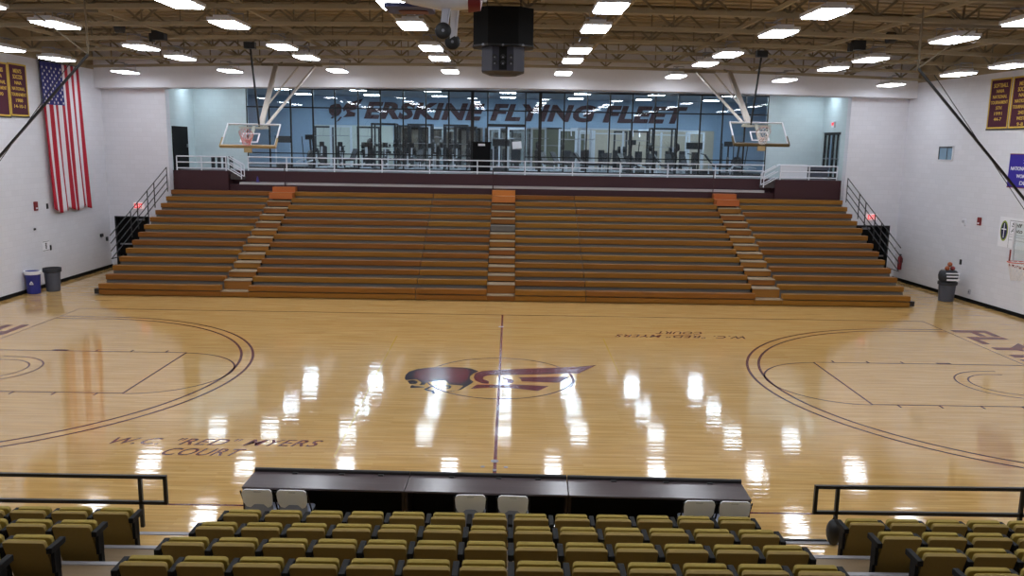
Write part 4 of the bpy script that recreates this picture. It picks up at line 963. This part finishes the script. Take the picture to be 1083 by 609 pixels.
MB().rbox(-1.2, -.4, .18, 1.0, .50, .56, .1, ax='z').rbox(-1.2, -.4, -.55, -.18, .62, .68, .1, ax='z').build('lower_wing', 'plane_blue', t)
MB().rbox(-1.0, -.5, .55, .9, .485, .50, .08, ax='z').build('lower_wing_stripe', 'plane_orange', t)
MB().rbox(-1.65, -1.3, -.4, .4, .88, .92, .08, ax='z').build('tailplane', 'plane_blue', t); MB().prism([(-1.65, -.015, .9), (-1.3, -.015, .9), (-1.5, -.015, 1.25), (-1.68, -.015, 1.25)], (0, .03, 0)).build('fin', 'plane_red', t)
for y, x, z in ((-.12, -.18, .085), (.62, -.08, .0)):
    MB().bar((x+.04, y*.6+.05, .62), (x, y, z), .10, .03).bar((x+.12, y*.6+.05, .6), (x+.05, y, z), .03, .02).build('gear_leg', 'plane_white', t)
    w = MB().lathe([(.05, -.04), (.10, -.04), (.13, -.02), (.135, 0), (.13, .02), (.10, .04), (.05, .04)], 24, M=Matrix.Translation((x, y, z)) @ Matrix.Rotation(PI/2, 4, 'X')).build('wheel', 'black_metal', t, smooth=True)
    MB().tube((x, y-.045, z), (x, y+.045, z), .025, 10).build('hub', 'grey_metal', w)
for x in (-.9, .1): MB().tube((x, 0, .95), (x, 0, 9.2-ap.z), .005, 4).build('hanging_wire', 'grey_metal', t)
# ------------------------------------------------------------------ stands: tiers, seats, rails
def ty(k): return -8.59-.962*k
tr = MB(); ns = MB()
for k in range(1, 12): tr.box(XL+.02, 18.9, ty(11)-2.5 if k == 11 else ty(k+1)-.02, ty(k), 0 if k == 1 else .28*(k-1)-.02, .28*k)
tiers = struct(tr, 'floor_stand', 'tier_wood')
for k in range(0, 12): MB().box(XL+.03, 18.8, ty(k)-.07, ty(k)+.012, .28*k-.05 if k else .0005, .28*k+.012).build('nosing', 'nosing_grey', tiers)
MB().box(5.0-1.55, 4.95, ty(0)+.012, ty(0)+.05, 0, .03).build('floor_trim', 'black_metal', tiers)
def make_seat(label):
    t = thing('stadium_chair', label, 'chair', (0, 0, 0), 0, 'olive folding seats of the stands')
    Mb = Matrix.Translation((0, .20, .15)) @ Matrix.Rotation(math.radians(19), 4, 'X')
    MB().rbox(-.234, .234, -.022, .022, 0, .62, .03, M=Mb).build('seat_back', 'seat_shell', t, bevel=.007)
    MB().rbox(-.222, .222, .024, .05, .10, .61, .035, M=Mb).build('back_cushion', 'seat_fabric', t, bevel=.009)
    Ms = Matrix.Translation((0, .29, .33)) @ Matrix.Rotation(math.radians(17), 4, 'X')
    MB().rbox(-.218, .218, -.028, .028, 0, .41, .04, M=Ms).build('seat_pan', 'seat_fabric', t, bevel=.010)
    a = MB().box(-.313, -.247, -.02, .28, .60, .67).build('armrest', 'stand_black', t, bevel=.008)
    b = MB().bar((-.28, .14, 0), (-.28, .12, .60), .04, .07); b.box(-.30, -.26, .06, .28, 0, .03); b.box(-.30, -.26, .05, .17, .34, .61); b.build('standard', 'stand_black', t)
    return t
seat0 = None
def seat(x, y, z, label, last=False):
    global seat0
    if seat0 is None: seat0 = make_seat(label); r = seat0; r.location = (x, y, z)
    else: r = dup(seat0, (x, y, z), None, label)
    if last:
        for ch in list(seat0.children):
            if ch.name.split('.')[0] in ('armrest', 'standard'):
                c = ch.copy(); COL.objects.link(c); c.parent = r; c.location = (.56, 0, 0)
    return r
RN = ['front', 'second', 'third', 'fourth', 'fifth']
extra = []
for k in range(5):
    y = -9.52-.962*k; z = .28*k if k else 0
    y = ty(k+1)+.02+.02
    # middle block
    off = {0: 0, 1: 0, 2: 0, 3: 0, 4: 0}[k]
    n = 13
    for i in range(n):
        x = -3.36+.5585*i
        s_ = 'in the centre' if i == 6 else ('%s from its %s end' % (ORD[min(i, 12-i)], 'left' if i < 6 else 'right'))
        seat(x, y, z, 'olive folding seat in the middle block, %s row, %s' % (RN[k], s_), False)
        if i == n-1: extra.append((x, y, z))
    for i in range(6 if k < 2 else 5):
        x = -5.11-.5585*i; seat(x, y, z, 'olive folding seat in the left block, %s row, %s from the aisle' % (RN[k], ORD[i]))
        if i == 0: extra.append((x, y, z))
        x = 5.09+.5585*i; seat(x, y, z, 'olive folding seat in the right block, %s row, %s from the aisle' % (RN[k], ORD[i]))
def end_arm(x, y, z):
    # closing armrest at the row end: part of the last seat
    for o in COL.objects:
        if o.type == 'EMPTY' and o.name.startswith('stadium_chair') and (o.location-Vector((x, y, z))).length < 1e-4:
            for ch in list(o.children):
                if ch.name.split('.')[0] in ('armrest', 'standard'):
                    c = ch.copy(); COL.objects.link(c); c.parent = o; c.location = (.56, 0, 0)
            return
for e in extra: end_arm(*e)
# black pipe rails in front of the side blocks
def pipe_rail(label, xs, x_out):
    a = xs[0]; t = thing('pipe_rail', label, 'railing', (a, -8.4, 0), 0, 'black pipe rails at the front of the stands')
    MB().bar((0, 0, .785), (x_out-a, 0, .81), .05, .05).build('top_rail', 'black_metal', t); MB().bar((0, 0, .385), (x_out-a, 0, .40), .05, .05).build('bottom_rail', 'black_metal', t)
    MB().bar((0, 0, .36), (0, 0, .81), .05, .05).build('end_post', 'black_metal', t)
    for x in xs[1:]: MB().bar((x-a, 0, 0), (x-a, 0, .79), .05, .05).build('post', 'black_metal', t)
pipe_rail('black pipe rail in front of the left seat block', [-4.83, -5.2, -8.0, -10.8], -14)
pipe_rail('black pipe rail in front of the right seat block', [4.80, 5.12, 7.87, 10.8], 14)
t = thing('duffel_bag', 'small black bag on the floor beside the right pipe rail', 'bag', (5.0, -8.66, 0))
MB().ball((0, 0, .2), .17, sc_=(.6, .8, 1.15)).build('bag_body', 'black_metal', t, smooth=True); MB().path([(0, -.05, .37), (0, .0, .44), (0, .06, .37)], .012).build('strap', 'black_metal', t)
# ------------------------------------------------------------------ scorer's tables and chairs
TB = [(-3.62, -1.27), (-1.25, 1.10), (1.12, 3.72)]
for nm, (a, b) in zip(('left', 'middle', 'right'), TB):
    cx = (a+b)/2; rz = -.026
    t = thing('scorer_table', '%s one of the three dark courtside tables joined in a row' % nm, 'table', (cx, -8.56-.026*cx, 0), rz, 'courtside tables in a row'); w = (b-a)/2+.006
    MB().box(-w, w, -.16, .44, .72, .75).build('tabletop', 'table_top', t, bevel=.006)
    MB().rbox(-w, w, .42, .49, .62, .80, .03, ax='x').build('front_rail', 'pad_black', t)
    MB().box(-w, w, .43, .47, .04, .64).build('front_panel', 'table_dark', t)
    MB().box(-w, -w+.04, -.12, .43, 0, .72).build('side_panel', 'table_dark', t); MB().box(w-.04, w, -.12, .43, 0, .72).build('side_panel', 'table_dark', t)
    MB().box(-w+.05, w-.05, .3, .41, .06, .70).build('inner_shelf', 'black_paint', t)
    for f in (-.5, .1, .6): MB().box(f*w, f*w+.08, .36, .40, .75, .765).build('cable_port', 'black_metal', t)
def make_chair(label):
    t = thing('folding_chair', label, 'chair', (0, 0, 0), 0, 'white folding chairs at the courtside tables')
    bk = MB(); n = 10
    # curved plastic back: rounded corners, lower edge bowed
    outline = [(-.215, .86), (-.20, .90), (-.17, .915), (.17, .915), (.20, .90), (.215, .86), (.205, .72), (.17, .655), (.09, .62), (0, .61), (-.09, .62), (-.17, .655), (-.205, .72)]
    cv = lambda x: .05*(1-(x/.22)**2)
    vs = [Vector((x, cv(x)-.10-(z-.6)*.22-.0, z-.1)) for x, z in outline]
    vs2 = [v+Vector((0, .022, 0)) for v in vs]; k = len(vs)
    c0 = Vector((0, cv(0)-.10-.17*.22, .67)); c1 = c0+Vector((0, .022, 0))
    bk.add(vs+vs2+[c0, c1], [(i, (i+1) % k, 2*k) for i in range(k)]+[(k+(i+1) % k, k+i, 2*k+1) for i in range(k)]+[(i, k+i, k+(i+1) % k, (i+1) % k) for i in range(k)])
    b = bk.build('backrest', 'chair_white', t, smooth=True)
    MB().rbox(-.05, .05, -.135, -.115, .775, .79, .005, ax='y').build('hand_slot', 'chair_grey', b)
    MB().rbox(-.21, .21, -.06, .34, .415, .44, .06, ax='z').build('seat', 'chair_grey', t, bevel=.006)
    for sx in (-.225, .225):
        MB().tube((sx, -.17, .80), (sx, .34, 0), .012, 6).build('leg', 'stand_black', t); MB().tube((sx, .24, .42), (sx, -.18, 0), .012, 6).build('leg', 'stand_black', t)
    MB().tube((-.225, -.12, .07), (.225, -.12, .07), .009, 6).tube((-.225, .28, .1), (.225, .28, .1), .009, 6).build('stretcher', 'stand_black', t)
    MB().box(-.2, .2, -.075, -.055, .30, .58).build('lower_panel', 'chair_grey', t)
    return t
ch0 = None
for u, v, lab in ((272, 527, 'white folding chair at the left table, outer left one of two'), (309, 529, 'white folding chair at the left table, inner right one of two'), (497.5, 533, 'white folding chair at the middle table, left one of two'), (543, 533, 'white folding chair at the middle table, right one of two'), (737, 537, 'white folding chair at the right table, left one of two'), (774, 537, 'white folding chair at the right table, outer right one of two')):
    p = on_y(u, v, -9.0); loc = (p.x, -8.93-.026*p.x, 0); rz = R.uniform(-.06, .06)
    if ch0 is None: ch0 = make_chair(lab); ch0.location = loc; ch0.scale = (1.0, 1.0, 1.07); ch0.rotation_euler = (0, 0, rz)
    else: dup(ch0, loc, rz, lab)
# ------------------------------------------------------------------ camera, world, view
cd = bpy.data.cameras.new('camera'); co = bpy.data.objects.new('camera', cd); COL.objects.link(co)
cd.sensor_fit = 'HORIZONTAL'; cd.sensor_width = 36; cd.lens = FOC/IMG_W*36; cd.clip_end = 200; cd.clip_start = .05
co.matrix_world = Matrix(((AX_R.x, AX_U.x, -_f.x, CAM.x), (AX_R.y, AX_U.y, -_f.y, CAM.y), (AX_R.z, AX_U.z, -_f.z, CAM.z), (0, 0, 0, 1)))
sc.camera = co
w = bpy.data.worlds.new('world'); sc.world = w; w.use_nodes = True
w.node_tree.nodes['Background'].inputs['Color'].default_value = (.5, .5, .55, 1); w.node_tree.nodes['Background'].inputs['Strength'].default_value = .05
vs_ = sc.view_settings; vs_.view_transform = 'Standard'; vs_.look = 'None'; vs_.gamma = 1; vs_.use_curve_mapping = False; vs_.exposure = 0
